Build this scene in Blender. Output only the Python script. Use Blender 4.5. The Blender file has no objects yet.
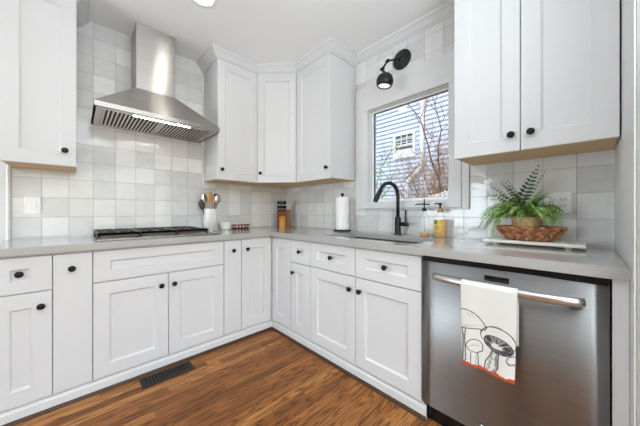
import bpy, bmesh, math, random
from mathutils import Vector, Matrix, noise

S = bpy.context.scene
COL = S.collection
PI = math.pi

# ------------------------------------------------------------------ camera
cam_d = bpy.data.cameras.new('camera')
cam = bpy.data.objects.new('camera', cam_d)
COL.objects.link(cam)
YAW = 0.80742351
cam.location = (-1.95748893, -2.67367755, 1.1008865)
cam.rotation_euler = (PI / 2, 0, YAW - PI / 2)
cam_d.sensor_width = 36.0
cam_d.lens = 254.26755 / 640 * 36
cam_d.shift_y = -(213 - 211.532) / 640
cam_d.clip_start = 0.02
cam_d.clip_end = 200
S.camera = cam

# ------------------------------------------------------------------ world, sun, added fill lights, exposure
w = bpy.data.worlds.new('World')
S.world = w
w.use_nodes = True
wn = w.node_tree.nodes
bg = wn['Background']
sky = wn.new('ShaderNodeTexSky')
sky.sky_type = 'NISHITA'
sky.sun_disc = False
sky.sun_elevation = math.radians(42)
sky.sun_rotation = math.radians(200)
w.node_tree.links.new(sky.outputs[0], bg.inputs[0])
bg.inputs[1].default_value = 0.22

sd = bpy.data.lights.new('sun', 'SUN')
sd.energy = 2.7
sd.angle = math.radians(2.0)
sd.color = (1.0, 0.95, 0.88)
sun = bpy.data.objects.new('sun', sd)
COL.objects.link(sun)
sun.rotation_euler = Vector((0.55, -0.25, -0.85)).to_track_quat('-Z', 'Y').to_euler()


def area(name, loc, direction, sx, sy, energy, color=(1, 1, 1), spread=180):
    d = bpy.data.lights.new(name, 'AREA')
    d.shape = 'RECTANGLE'
    d.size, d.size_y = sx, sy
    d.energy = energy
    d.color = color
    d.spread = math.radians(spread)
    o = bpy.data.objects.new(name, d)
    COL.objects.link(o)
    o.location = loc
    o.rotation_euler = Vector(direction).to_track_quat('-Z', 'Z').to_euler()
    return o


area('added_fill_front', (-2.2, -5.44, 1.25), (0, 1, 0.25), 4.2, 2.3, 22, (0.80, 0.915, 1.0))  # added fill from behind the camera, no known window there
area('added_fill_left', (-4.38, -0.75, 1.2), (1, -0.25, 0.10), 0.95, 2.1, 56, (0.80, 0.915, 1.0))  # added fill for the right wall and the dishwasher's bright streak
area('added_ceiling_fill', (-1.8, -4.1, 1.45), (0.0, 0.0, 1), 2.2, 1.6, 150, (0.80, 0.915, 1.0))  # added unseen uplight that brightens the ceiling and upper cabinets

S.view_settings.view_transform = 'Standard'
S.view_settings.look = 'None'
S.view_settings.gamma = 1.0
S.view_settings.use_curve_mapping = False
S.view_settings.exposure = 0.40
S.cycles.max_bounces = 14
S.cycles.diffuse_bounces = 8
S.cycles.transparent_max_bounces = 24


# ------------------------------------------------------------------ materials
def srgb(r, g, b):
    def f(c):
        c /= 255.0
        return c / 12.92 if c <= 0.04045 else ((c + 0.055) / 1.055) ** 2.4
    return (f(r), f(g), f(b), 1.0)


class NT:
    """small helper around a material node tree"""
    def __init__(self, name):
        self.m = bpy.data.materials.new(name)
        self.m.use_nodes = True
        self.t = self.m.node_tree
        self.n = self.t.nodes
        self.b = self.n['Principled BSDF']

    def new(self, kind, **kw):
        n = self.n.new('ShaderNode' + kind)
        for k, v in kw.items():
            setattr(n, k, v)
        return n

    def set(self, node, idx, val):
        if hasattr(val, 'is_linked') or isinstance(val, bpy.types.NodeSocket):
            self.t.links.new(val, node.inputs[idx])
        else:
            node.inputs[idx].default_value = val

    def math(self, op, a, b=0.0, c=0.0):
        n = self.new('Math', operation=op)
        self.set(n, 0, a); self.set(n, 1, b); self.set(n, 2, c)
        return n.outputs[0]

    def mix(self, fac, a, b, mode='MIX'):
        n = self.new('Mix', data_type='RGBA', blend_type=mode)
        self.set(n, 0, fac); self.set(n, 6, a); self.set(n, 7, b)
        return n.outputs[2]

    def obj(self):
        return self.new('TexCoord').outputs['Object']

    def noise(self, vec, scale, detail=3, rough=0.5, dist=0.0):
        n = self.new('TexNoise')
        self.t.links.new(vec, n.inputs['Vector'])
        n.inputs['Scale'].default_value = scale
        n.inputs['Detail'].default_value = detail
        n.inputs['Roughness'].default_value = rough
        n.inputs['Distortion'].default_value = dist
        return n

    def ramp(self, fac, stops):
        n = self.new('ValToRGB')
        self.set(n, 0, fac)
        e = n.color_ramp.elements
        while len(e) < len(stops):
            e.new(0.5)
        for el, (p, c) in zip(e, stops):
            el.position = p
            el.color = c
        return n.outputs[0]

    def bump(self, h, strength=0.2, dist=0.01):
        n = self.new('Bump')
        n.inputs['Strength'].default_value = strength
        n.inputs['Distance'].default_value = dist
        self.t.links.new(h, n.inputs['Height'])
        self.t.links.new(n.outputs[0], self.b.inputs['Normal'])
        return n

    def mapping(self, vec, scale=(1, 1, 1), loc=(0, 0, 0)):
        n = self.new('Mapping')
        self.t.links.new(vec, n.inputs[0])
        n.inputs['Scale'].default_value = scale
        n.inputs['Location'].default_value = loc
        return n.outputs[0]


def plain(name, col, rough=0.5, metal=0.0, var=0.04, nscale=30, bump=0.0, spec=0.5, emit=None, coat=0.0):
    k = NT(name)
    n = k.noise(k.obj(), nscale, 4)
    c = Vector(col[:3])
    lo = tuple(c * (1 - var)) + (1,)
    hi = tuple(min(1, x * (1 + var)) for x in c) + (1,)
    r = k.ramp(n.outputs[0], [(0.3, lo), (0.7, hi)])
    k.t.links.new(r, k.b.inputs['Base Color'])
    k.b.inputs['Roughness'].default_value = rough
    k.b.inputs['Metallic'].default_value = metal
    k.b.inputs['Specular IOR Level'].default_value = spec
    k.b.inputs['Coat Weight'].default_value = coat
    if bump:
        k.bump(n.outputs[0], bump, 0.002)
    if emit:
        k.b.inputs['Emission Color'].default_value = emit[0]
        k.b.inputs['Emission Strength'].default_value = emit[1]
    return k.m


def tile_mat(name, axis):
    k = NT(name)
    sep = k.new('SeparateXYZ')
    k.t.links.new(k.obj(), sep.inputs[0])
    comb = k.new('CombineXYZ')
    k.t.links.new(sep.outputs[axis], comb.inputs[0])
    k.t.links.new(sep.outputs[2], comb.inputs[1])
    v = comb.outputs[0]
    T = 0.1365 if axis == 0 else 0.139
    off = -2.273 if axis == 0 else -2.779
    TR = 0.1395
    p = k.mapping(v, (1 / T, 1 / TR, 1), (-off / T + 40, -0.9215 / TR + 40, 0))
    br = k.new('TexBrick', offset=0.0, squash=1.0)
    k.t.links.new(p, br.inputs['Vector'])
    br.inputs['Color1'].default_value = (0, 0, 0, 1)
    br.inputs['Color2'].default_value = (1, 1, 1, 1)
    br.inputs['Mortar'].default_value = (0.5, 0.5, 0.5, 1)
    br.inputs['Scale'].default_value = 1.0
    br.inputs['Mortar Size'].default_value = 0.010
    br.inputs['Mortar Smooth'].default_value = 0.25
    br.inputs['Brick Width'].default_value = 1.0
    br.inputs['Row Height'].default_value = 1.0
    # random tone of each tile
    fl = k.new('VectorMath', operation='FLOOR')
    k.t.links.new(p, fl.inputs[0])
    wn_ = k.new('TexWhiteNoise', noise_dimensions='2D')
    k.t.links.new(fl.outputs[0], wn_.inputs['Vector'])
    tone = k.ramp(wn_.outputs[0], [(0.0, srgb(206, 206, 206)), (0.4, srgb(217, 217, 216)), (0.7, srgb(225, 224, 222)), (1.0, srgb(236, 235, 232))])
    cloud = k.noise(v, 14, 5, 0.6, 0.6)
    tone2 = k.mix(0.16, tone, k.ramp(cloud.outputs[0], [(0.3, srgb(188, 189, 189)), (0.7, srgb(238, 237, 232))]))
    col = k.mix(br.outputs['Fac'], tone2, srgb(170, 168, 163))
    k.t.links.new(col, k.b.inputs['Base Color'])
    rr = k.math('MULTIPLY_ADD', br.outputs['Fac'], 0.5, 0.075)
    k.t.links.new(rr, k.b.inputs['Roughness'])
    rip = k.noise(v, 11, 2, 0.5, 0.3)
    h = k.math('MULTIPLY_ADD', br.outputs['Fac'], -0.35, k.math('MULTIPLY', rip.outputs[0], 0.55))
    # each tile sits a little proud or shy and tips its own way
    k.bump(h, 0.6, 0.006)
    return k.m


def floor_mat():
    k = NT('oak_floor')
    o = k.obj()
    sep = k.new('SeparateXYZ')
    k.t.links.new(o, sep.inputs[0])
    W, L = 0.057, 0.85
    row = k.math('FLOOR', k.math('DIVIDE', sep.outputs[1], W))
    wr = k.new('TexWhiteNoise', noise_dimensions='1D')
    k.t.links.new(row, wr.inputs['W'])
    xs = k.math('ADD', sep.outputs[0], k.math('MULTIPLY', wr.outputs[0], 7.3))
    plank = k.math('FLOOR', k.math('DIVIDE', xs, L))
    cmb = k.new('CombineXYZ')
    k.t.links.new(row, cmb.inputs[0]); k.t.links.new(plank, cmb.inputs[1])
    wp = k.new('TexWhiteNoise', noise_dimensions='2D')
    k.t.links.new(cmb.outputs[0], wp.inputs['Vector'])
    seed = k.math('MULTIPLY', wp.outputs[0], 37.0)
    g = k.new('CombineXYZ')
    k.t.links.new(k.math('MULTIPLY', xs, 0.75), g.inputs[0])
    k.t.links.new(k.math('MULTIPLY', sep.outputs[1], 10.0), g.inputs[1])
    k.t.links.new(seed, g.inputs[2])
    # cathedral grain
    warp = k.noise(g.outputs[0], 1.3, 3, 0.55, 0.4)
    rings = k.math('SINE', k.math('MULTIPLY', warp.outputs[0], 88.0))
    rings = k.math('MULTIPLY_ADD', rings, 0.5, 0.5)
    g2 = k.new('CombineXYZ')
    k.t.links.new(k.math('MULTIPLY', xs, 1.6), g2.inputs[0])
    k.t.links.new(k.math('MULTIPLY', sep.outputs[1], 330.0), g2.inputs[1])
    k.t.links.new(seed, g2.inputs[2])
    pores = k.noise(g2.outputs[0], 1.0, 3, 0.6)
    base = k.ramp(wp.outputs[0], [(0.0, srgb(126, 78, 38)), (0.35, srgb(150, 95, 47)), (0.7, srgb(166, 108, 55)), (1.0, srgb(188, 131, 74))])
    dark = k.ramp(rings, [(0.0, (0.30, 0.24, 0.20, 1)), (0.32, (0.85, 0.82, 0.78, 1)), (1.0, (1.08, 1.08, 1.08, 1))])
    c1 = k.mix(0.9, base, dark, 'MULTIPLY')
    c2 = k.mix(0.5, c1, k.ramp(pores.outputs[0], [(0.36, (0.42, 0.36, 0.32, 1)), (0.55, (1.0, 1.0, 1.0, 1))]), 'MULTIPLY')
    # joints
    fy = k.math('FRACT', k.math('DIVIDE', sep.outputs[1], W))
    ey = k.math('MINIMUM', fy, k.math('SUBTRACT', 1.0, fy))
    fx = k.math('FRACT', k.math('DIVIDE', xs, L))
    ex = k.math('MULTIPLY', k.math('MINIMUM', fx, k.math('SUBTRACT', 1.0, fx)), L / W)
    e = k.math('MINIMUM', ex, ey)
    jm = k.math('LESS_THAN', e, 0.02)
    c3 = k.mix(k.math('MULTIPLY', jm, 0.55), c2, srgb(48, 26, 12))
    k.t.links.new(c3, k.b.inputs['Base Color'])
    k.b.inputs['Roughness'].default_value = 0.34
    k.b.inputs['Specular IOR Level'].default_value = 0.25
    k.bump(k.math('ADD', pores.outputs[0], k.math('MULTIPLY', jm, -1.0)), 0.12, 0.001)
    return k.m


def steel(name, col, rough=0.3, aniso=0.92, rot=0.25, vertical_tangent=True):
    k = NT(name)
    o = k.obj()
    st = k.mapping(o, (3, 3, 260))
    n = k.noise(st, 1.0, 3, 0.6)
    c = Vector(col[:3])
    r = k.ramp(n.outputs[0], [(0.3, tuple(c * 0.93) + (1,)), (0.7, tuple(c * 1.06) + (1,))])
    k.t.links.new(r, k.b.inputs['Base Color'])
    k.b.inputs['Metallic'].default_value = 1.0
    k.b.inputs['Roughness'].default_value = rough
    k.b.inputs['Anisotropic'].default_value = aniso
    k.b.inputs['Anisotropic Rotation'].default_value = 0.0
    tg = k.new('CombineXYZ')
    tg.inputs[2].default_value = 1.0
    k.t.links.new(tg.outputs[0], k.b.inputs['Tangent'])
    return k.m


def glass_mat(name, tint=(1, 1, 1, 1), rough=0.0, ior=1.45, solid=False):
    k = NT(name)
    out = k.n['Material Output']
    if solid:
        k.b.inputs['Base Color'].default_value = tint
        k.b.inputs['Transmission Weight'].default_value = 1.0
        k.b.inputs['Roughness'].default_value = rough
        k.b.inputs['IOR'].default_value = ior
        return k.m
    tr = k.new('BsdfTransparent')
    tr.inputs[0].default_value = tint
    gl = k.new('BsdfGlossy')
    gl.inputs['Roughness'].default_value = rough
    lw = k.new('LayerWeight')
    fr = k.new('Math', operation='MULTIPLY_ADD')
    pw = k.math('POWER', lw.outputs['Facing'], 3.0)
    k.t.links.new(pw, fr.inputs[0])
    fr.inputs[1].default_value = 0.45
    fr.inputs[2].default_value = 0.03
    mx = k.new('MixShader')
    k.t.links.new(fr.outputs[0], mx.inputs[0])
    k.t.links.new(tr.outputs[0], mx.inputs[1])
    k.t.links.new(gl.outputs[0], mx.inputs[2])
    k.t.links.new(mx.outputs[0], out.inputs[0])
    return k.m


def wood_mat(name, a, b, scale=(3, 60, 60), rough=0.45):
    k = NT(name)
    n = k.noise(k.mapping(k.obj(), scale), 1.0, 4, 0.6, 0.5)
    k.t.links.new(k.ramp(n.outputs[0], [(0.3, a), (0.7, b)]), k.b.inputs['Base Color'])
    k.b.inputs['Roughness'].default_value = rough
    return k.m


def attr_mat(name, attr, rough=0.9):
    k = NT(name)
    a = k.new('Attribute', attribute_name=attr)
    n = k.noise(k.obj(), 900, 2)
    c = k.mix(0.10, a.outputs['Color'], k.ramp(n.outputs[0], [(0.3, (0.7, 0.7, 0.7, 1)), (0.7, (1, 1, 1, 1))]), 'MULTIPLY')
    k.t.links.new(c, k.b.inputs['Base Color'])
    k.b.inputs['Roughness'].default_value = rough
    k.b.inputs['Sheen Weight'].default_value = 0.2
    k.bump(n.outputs[0], 0.15, 0.0006)
    return k.m


M = {}
M['cab'] = plain('white_cabinet_paint', srgb(216, 216, 216), 0.45, var=0.008, nscale=4)
M['trim'] = plain('white_trim_paint', srgb(218, 218, 217), 0.4, var=0.008, nscale=4)
M['ceiling'] = plain('ceiling_paint', srgb(240, 240, 239), 0.9, var=0.01, nscale=3)
M['wall'] = plain('wall_paint', srgb(205, 203, 198), 0.8, var=0.015, nscale=3)
M['wallend'] = plain('grey_green_wall_paint', srgb(160, 162, 152), 0.8, var=0.015, nscale=3)
M['walldim'] = plain('taupe_wall_paint', srgb(128, 124, 119), 0.8, var=0.02, nscale=3)
M['tileA'] = tile_mat('glazed_tile_back', 0)
M['tileB'] = tile_mat('glazed_tile_right', 1)
M['floor'] = floor_mat()
M['quartz'] = plain('grey_quartz', srgb(172, 169, 165), 0.14, var=0.03, nscale=260, coat=0.2)
M['steel'] = steel('brushed_steel', (0.44, 0.42, 0.40), 0.31, 1.0)
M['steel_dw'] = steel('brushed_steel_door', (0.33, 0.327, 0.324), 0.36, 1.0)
M['steel_plain'] = plain('polished_steel', (0.62, 0.60, 0.58), 0.22, 1.0)
M['steel_tray'] = plain('dark_tray_steel', (0.30, 0.29, 0.28), 0.3, 1.0)
M['steel_sink'] = plain('satin_sink_steel', (0.50, 0.49, 0.48), 0.28, 1.0)
M['handle'] = plain('satin_handle_steel', (0.66, 0.63, 0.60), 0.32, 1.0)
M['knob'] = plain('oil_rubbed_bronze', srgb(26, 24, 24), 0.35, 0.6)
M['black'] = plain('matte_black', srgb(24, 24, 25), 0.42, 0.2)
M['blackgloss'] = plain('gloss_black', srgb(14, 14, 15), 0.15)
M['iron'] = plain('cast_iron', srgb(76, 66, 60), 0.42, 0.3, bump=0.2, nscale=200)
M['maple'] = wood_mat('natural_maple', srgb(205, 170, 118), srgb(224, 192, 142), (60, 60, 4), 0.5)
M['blockwood'] = wood_mat('brown_knife_block', srgb(88, 46, 17), srgb(116, 64, 25), (50, 50, 6), 0.4)
M['blockmid'] = wood_mat('warm_brown_block', srgb(132, 76, 32), srgb(160, 98, 46), (50, 50, 6), 0.4)
M['blocklight'] = wood_mat('honey_wood', srgb(196, 124, 48), srgb(220, 152, 70), (50, 50, 6), 0.4)
M['spoonwood'] = wood_mat('spoon_wood', srgb(176, 138, 92), srgb(204, 168, 122), (60, 60, 6), 0.6)
M['gap_shade'] = plain('floor_gap_shade', srgb(64, 38, 22), 0.45)  # shade of the gap at the floor, put into the colour
M['ceramic'] = plain('white_glazed_ceramic', srgb(238, 237, 233), 0.18, var=0.01, nscale=5)
M['cream'] = plain('cream_ceramic', srgb(230, 231, 222), 0.25, var=0.01)
M['paper'] = plain('paper_towel', srgb(244, 244, 242), 0.95, var=0.015, nscale=80, bump=0.2)
M['wicker'] = plain('brown_wicker', srgb(190, 128, 86), 0.6, var=0.35, nscale=45, bump=0.3)
M['wickerbrown'] = plain('dark_brown_wicker', srgb(152, 96, 62), 0.6, var=0.3, nscale=45)
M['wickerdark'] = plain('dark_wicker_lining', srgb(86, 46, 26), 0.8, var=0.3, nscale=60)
M['potbasket'] = plain('tan_woven_pot', srgb(206, 178, 124), 0.8, var=0.3, nscale=70, bump=0.4)
M['soil'] = plain('potting_soil', srgb(30, 24, 20), 0.95, var=0.4, nscale=120)
M['marble'] = plain('white_marble', srgb(240, 236, 226), 0.3, var=0.03, nscale=12)
M['fern'] = plain('fern_green', srgb(138, 176, 88), 0.5, var=0.35, nscale=35)
M['fernlight'] = plain('light_fern_green', srgb(172, 200, 118), 0.5, var=0.25, nscale=35)
M['fernmid'] = plain('mid_fern_green', srgb(104, 142, 68), 0.5, var=0.3, nscale=35)
M['ferndark'] = plain('dark_fern_green', srgb(58, 84, 48), 0.55, var=0.3, nscale=35)
M['plastic'] = plain('white_plastic', srgb(240, 240, 238), 0.35, var=0.005)
M['slot'] = plain('slot_dark', srgb(70, 68, 66), 0.6)
M['glow'] = plain('lamp_glow', (1, 1, 1, 1), 0.5, emit=((1.0, 0.93, 0.84, 1), 30.0))
M['bulb'] = plain('bulb_glow', (1, 1, 1, 1), 0.5, emit=((1.0, 0.93, 0.84, 1), 0.6))
M['bar'] = plain('hood_light_glow', (1, 1, 1, 1), 0.5, emit=((1.0, 0.94, 0.86, 1), 24.0))
M['pane'] = glass_mat('window_glass')
M['bottle'] = glass_mat('clear_bottle_glass', (0.985, 0.99, 0.99, 1), 0.02, 1.18)
M['amber'] = plain('amber_soap', srgb(226, 176, 106), 0.3, var=0.08, nscale=20)
M['amberlight'] = plain('pale_amber_soap', srgb(216, 166, 96), 0.25, var=0.1)
M['label'] = plain('yellow_label', srgb(226, 196, 96), 0.5, var=0.1, nscale=60)
M['labelink'] = plain('brown_label_ink', srgb(110, 70, 30), 0.6)
M['labelgreen'] = plain('green_label_ink', srgb(130, 142, 60), 0.6)
M['vent'] = plain('dark_bronze_vent', srgb(38, 34, 32), 0.45, 0.4)
M['ventdark'] = plain('vent_duct', srgb(10, 10, 10), 0.9)
M['red'] = plain('red_brown_glaze', srgb(122, 44, 34), 0.3, var=0.2, nscale=40)
M['siding'] = plain('pale_blue_siding', srgb(206, 218, 240), 0.7, var=0.04, nscale=2)
M['outwhite'] = plain('exterior_white_trim', srgb(245, 245, 245), 0.5, var=0.01)
M['outglass'] = plain('dark_exterior_glass', srgb(70, 74, 76), 0.08)
M['gutter'] = plain('gutter_brown', srgb(110, 100, 92), 0.6)
M['bark'] = plain('grey_brown_bark', srgb(112, 96, 84), 0.9, var=0.3, nscale=40)
M['twig'] = plain('tan_twig', srgb(168, 136, 104), 0.9, var=0.25, nscale=30)
M['leafpale'] = plain('pale_green_leaf', srgb(150, 172, 112), 0.7, var=0.3, nscale=20)
M['grass'] = plain('winter_lawn', srgb(132, 128, 84), 0.95, var=0.3, nscale=8)
M['towel'] = attr_mat('printed_cotton', 'print')


# ------------------------------------------------------------------ mesh helpers
class MB:
    """collects shapes into one bmesh, world coordinates; more than one material allowed"""
    def __init__(self):
        self.bm = bmesh.new()
        self.mats = []
        self.cur = 0

    def use(self, m):
        if m not in self.mats:
            self.mats.append(m)
        self.cur = self.mats.index(m)
        return self

    def _tag(self, faces):
        for f in faces:
            f.material_index = self.cur

    def box(self, x0, x1, y0, y1, z0, z1, bev=0.0, mat=None, seg=2):
        if x1 < x0: x0, x1 = x1, x0
        if y1 < y0: y0, y1 = y1, y0
        if z1 < z0: z0, z1 = z1, z0
        t = bmesh.new()
        bmesh.ops.create_cube(t, size=1.0)
        for v in t.verts:
            v.co = Vector(((x0 + x1) / 2 + v.co.x * (x1 - x0), (y0 + y1) / 2 + v.co.y * (y1 - y0), (z0 + z1) / 2 + v.co.z * (z1 - z0)))
        if bev:
            bmesh.ops.bevel(t, geom=t.edges[:], offset=bev, segments=seg, affect='EDGES', profile=0.5)
        self.merge(t, mat)
        return self

    def merge(self, t, mat=None):
        vm = {}
        for v in t.verts:
            vm[v] = self.bm.verts.new(mat @ v.co if mat is not None else v.co)
        for f in t.faces:
            try:
                nf = self.bm.faces.new([vm[v] for v in f.verts])
                nf.material_index = self.cur
                nf.smooth = f.smooth
            except ValueError:
                pass
        t.free()

    def poly(self, pts):
        vs = [self.bm.verts.new(p) for p in pts]
        f = self.bm.faces.new(vs)
        f.material_index = self.cur
        return f

    def prism(self, pts, h):
        """closed polygon pts (Vectors) extruded by vector h"""
        h = Vector(h)
        a = [self.bm.verts.new(Vector(p)) for p in pts]
        b = [self.bm.verts.new(Vector(p) + h) for p in pts]
        n = len(pts)
        fs = [self.bm.faces.new(a[::-1]), self.bm.faces.new(b)]
        for i in range(n):
            fs.append(self.bm.faces.new((a[i], a[(i + 1) % n], b[(i + 1) % n], b[i])))
        self._tag(fs)
        return self

    def sweep(self, profile, path_frames, closed=False):
        """profile list of (a,b); path_frames list of (origin, A, B)"""
        rings = []
        for o, A, B in path_frames:
            rings.append([self.bm.verts.new(Vector(o) + Vector(A) * a + Vector(B) * b) for a, b in profile])
        n = len(profile)
        fs = []
        for i in range(len(rings) - 1):
            for j in range(n):
                fs.append(self.bm.faces.new((rings[i][j], rings[i][(j + 1) % n], rings[i + 1][(j + 1) % n], rings[i + 1][j])))
        fs.append(self.bm.faces.new(rings[0][::-1]))
        fs.append(self.bm.faces.new(rings[-1]))
        self._tag(fs)
        return self

    def tube(self, pts, r, seg=10, cap=True, flat=1.0):
        pts = [Vector(p) for p in pts]
        rr = r if isinstance(r, (list, tuple)) else [r] * len(pts)
        rings = []
        prevn = None
        for i, p in enumerate(pts):
            d = (pts[min(i + 1, len(pts) - 1)] - pts[max(i - 1, 0)])
            if d.length < 1e-9:
                d = Vector((0, 0, 1))
            d.normalize()
            if prevn is None:
                up = Vector((0, 0, 1)) if abs(d.z) < 0.9 else Vector((1, 0, 0))
                nrm = (up - d * up.dot(d)).normalized()
            else:
                nrm = prevn - d * prevn.dot(d)
                nrm = nrm.normalized() if nrm.length > 1e-6 else d.orthogonal().normalized()
            prevn = nrm
            bn = d.cross(nrm)
            rings.append([self.bm.verts.new(p + (nrm * math.cos(2 * PI * k / seg) * flat + bn * math.sin(2 * PI * k / seg)) * rr[i]) for k in range(seg)])
        fs = []
        for i in range(len(rings) - 1):
            for k in range(seg):
                f = self.bm.faces.new((rings[i][k], rings[i][(k + 1) % seg], rings[i + 1][(k + 1) % seg], rings[i + 1][k]))
                f.smooth = seg > 5
                fs.append(f)
        if cap:
            fs.append(self.bm.faces.new(rings[0][::-1]))
            fs.append(self.bm.faces.new(rings[-1]))
        self._tag(fs)
        return self

    def lathe(self, prof, loc=(0, 0, 0), axis=(0, 0, 1), seg=24, sx=1.0, sy=1.0, smooth=True):
        q = Vector((0, 0, 1)).rotation_difference(Vector(axis).normalized()).to_matrix().to_4x4()
        mt = Matrix.Translation(loc) @ q
        rings = []
        for r, z in prof:
            if r < 1e-6:
                rings.append([self.bm.verts.new(mt @ Vector((0, 0, z)))])
            else:
                rings.append([self.bm.verts.new(mt @ Vector((r * sx * math.cos(2 * PI * k / seg), r * sy * math.sin(2 * PI * k / seg), z))) for k in range(seg)])
        fs = []
        for a, b in zip(rings, rings[1:]):
            for k in range(seg):
                k2 = (k + 1) % seg
                if len(a) == 1 and len(b) == 1:
                    continue
                if len(a) == 1:
                    f = (a[0], b[k2], b[k]) if False else (a[0], b[k], b[k2])
                elif len(b) == 1:
                    f = (a[k], a[k2], b[0])
                else:
                    f = (a[k], a[k2], b[k2], b[k])
                nf = self.bm.faces.new(f)
                nf.smooth = smooth
                fs.append(nf)
        self._tag(fs)
        return self


def root_loc(o):
    while o.parent:
        o = o.parent
    return o.location.copy()


def build(name, mb, mat=None, parent=None, label=None, kind=None, origin=None, fix=True, autosmooth=None):
    bm = mb.bm
    off = root_loc(parent) if parent else Vector(origin) if origin else Vector((0, 0, 0))
    for v in bm.verts:
        v.co -= off
    if fix:
        bmesh.ops.recalc_face_normals(bm, faces=bm.faces[:])
    me = bpy.data.meshes.new(name)
    bm.to_mesh(me)
    bm.free()
    mats = [M[mat] if isinstance(mat, str) else mat] if mat else [M[x] for x in mb.mats]
    for x in mats:
        me.materials.append(x)
    if mat:
        for p in me.polygons:
            p.material_index = 0
    o = bpy.data.objects.new(name, me)
    COL.objects.link(o)
    if parent:
        o.parent = parent
    else:
        o.location = off
    if label:
        o['label'] = label
    if kind:
        o['kind'] = kind
    return o


def struct(name, mb, mat=None):
    return build(name, mb, mat, kind='structure')


def thing(name, label, cat, loc, group=None):
    o = bpy.data.objects.new(name, None)
    o.empty_display_size = 0.1
    COL.objects.link(o)
    o.location = loc
    o['label'] = label
    o['category'] = cat
    if group:
        o['group'] = group
    return o


def tag(o, label, cat, group=None):
    o['label'] = label
    o['category'] = cat
    if group:
        o['group'] = group
    return o


def panel_door(w, h, stile, rail, t=0.02, flat=False):
    """shaker front in its own frame: x 0..w, z 0..h, face towards -y at y=-t; profiled inner edge"""
    bm = bmesh.new()
    g = 0.0023
    bmesh.ops.create_cube(bm, size=1.0)
    for v in bm.verts:
        v.co = Vector((g + (v.co.x + 0.5) * (w - 2 * g), (v.co.y - 0.5) * t, g + (v.co.z + 0.5) * (h - 2 * g)))
    bm.faces.ensure_lookup_table()
    front = min(bm.faces, key=lambda f: f.calc_center_median().y)
    if not flat:
        x0, x1, z0, z1 = g, w - g, g, h - g

        def ring(a, b, y):
            return [(x0 + a, y, z0 + b), (x1 - a, y, z0 + b), (x1 - a, y, z1 - b), (x0 + a, y, z1 - b)]
        rs = [front.verts[:]]
        vs0 = sorted(front.verts, key=lambda v: 0)
        # order the front verts as ring()
        key = ring(0, 0, -t)
        r0 = [min(front.verts, key=lambda v, k=k: (v.co - Vector(k)).length) for k in key]
        bm.faces.remove(front)
        rings = [r0]
        for a, b, y in ((stile, rail, -t), (stile + 0.0015, rail + 0.0015, -t + 0.003), (stile + 0.0095, rail + 0.0095, -t + 0.012)):
            rings.append([bm.verts.new(p) for p in ring(a, b, y)])
        for a, b in zip(rings, rings[1:]):
            for i in range(4):
                bm.faces.new((a[i], a[(i + 1) % 4], b[(i + 1) % 4], b[i]))
        bm.faces.new(rings[-1])
    bmesh.ops.recalc_face_normals(bm, faces=bm.faces[:])
    # soften the outer edges
    outer = [e for e in bm.edges if all(abs(v.co.y + t) < 1e-6 for v in e.verts) and
             all(min(abs(v.co.x - g), abs(v.co.x - w + g), abs(v.co.z - g), abs(v.co.z - h + g)) < 1e-6 for v in e.verts) and
             (abs(e.verts[0].co.x - e.verts[1].co.x) < 1e-6 or abs(e.verts[0].co.z - e.verts[1].co.z) < 1e-6)]
    bmesh.ops.bevel(bm, geom=outer, offset=0.0015, segments=1, affect='EDGES')
    return bm


def facing(origin, right):
    """matrix whose x runs along 'right' (horizontal), z up, -y out of the face"""
    r = Vector(right).normalized()
    y = Vector((0, 0, 1)).cross(r)
    m = Matrix((r, y, Vector((0, 0, 1)))).transposed().to_4x4()
    return Matrix.Translation(origin) @ m


KNOB = [(0.0, 0.0), (0.0085, 0.0), (0.0085, 0.002), (0.0055, 0.005), (0.0055, 0.013), (0.012, 0.017), (0.0165, 0.0205), (0.017, 0.0235), (0.0155, 0.026), (0.009, 0.0278), (0.0, 0.0283)]


def knob(parent, mt, x, z, t=0.02):
    mb = MB()
    p = mt @ Vector((x, -t, z))
    n = (mt.to_3x3() @ Vector((0, -1, 0))).normalized()
    mb.lathe(KNOB, p, n, 20)
    return build('knob', mb, 'knob', parent, 'small round dark bronze knob')


def front(parent, name, mt, x0, x1, z0, z1, stile=0.075, rail=0.075, flat=False, k=None, label=None):
    """door or drawer front between x0..x1, z0..z1 of frame mt; knob at k"""
    mb = MB()
    mb.merge(panel_door(x1 - x0, z1 - z0, stile, rail, flat=flat), mt @ Matrix.Translation((x0, 0, z0)))
    d = build(name, mb, 'cab', parent, label, fix=False)
    if k:
        knob(d, mt, k[0], k[1])
    return d


# ------------------------------------------------------------------ ROOM SHELL
CEIL = 2.585
XL, YF = -4.4, -5.5
mb = MB().box(XL - 0.12, 0.14, YF - 0.12, 0.14, -0.08, 0.0)
struct('floor', mb, 'floor')
mb = MB().box(XL - 0.12, 0.14, YF - 0.12, 0.14, CEIL, CEIL + 0.1)
struct('ceiling', mb, 'ceiling')
# back wall: glazed tile from the casing to the corner, paint further left
mb = MB()
mb.use('wall').box(XL, -2.277, 0, 0.12, 0, CEIL)
mb.use('tileA').box(-2.277, 0.12, 0, 0.12, 0, CEIL)
struct('wall_back', mb)
# right wall with the window hole
WY0, WY1, WZ0, WZ1 = -1.990, -1.285, 1.185, 2.03
mb = MB().use('tileB')
mb.box(0, 0.12, WY1, 0.0, 0, CEIL)
mb.box(0, 0.12, -2.81, WY0, 0, CEIL)
mb.box(0, 0.12, WY0, WY1, 0, WZ0)
mb.box(0, 0.12, WY0, WY1, WZ1, CEIL)
mb.use('wall').box(0, 0.12, YF, -2.81, 0, CEIL)
struct('wall_right', mb)
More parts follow.
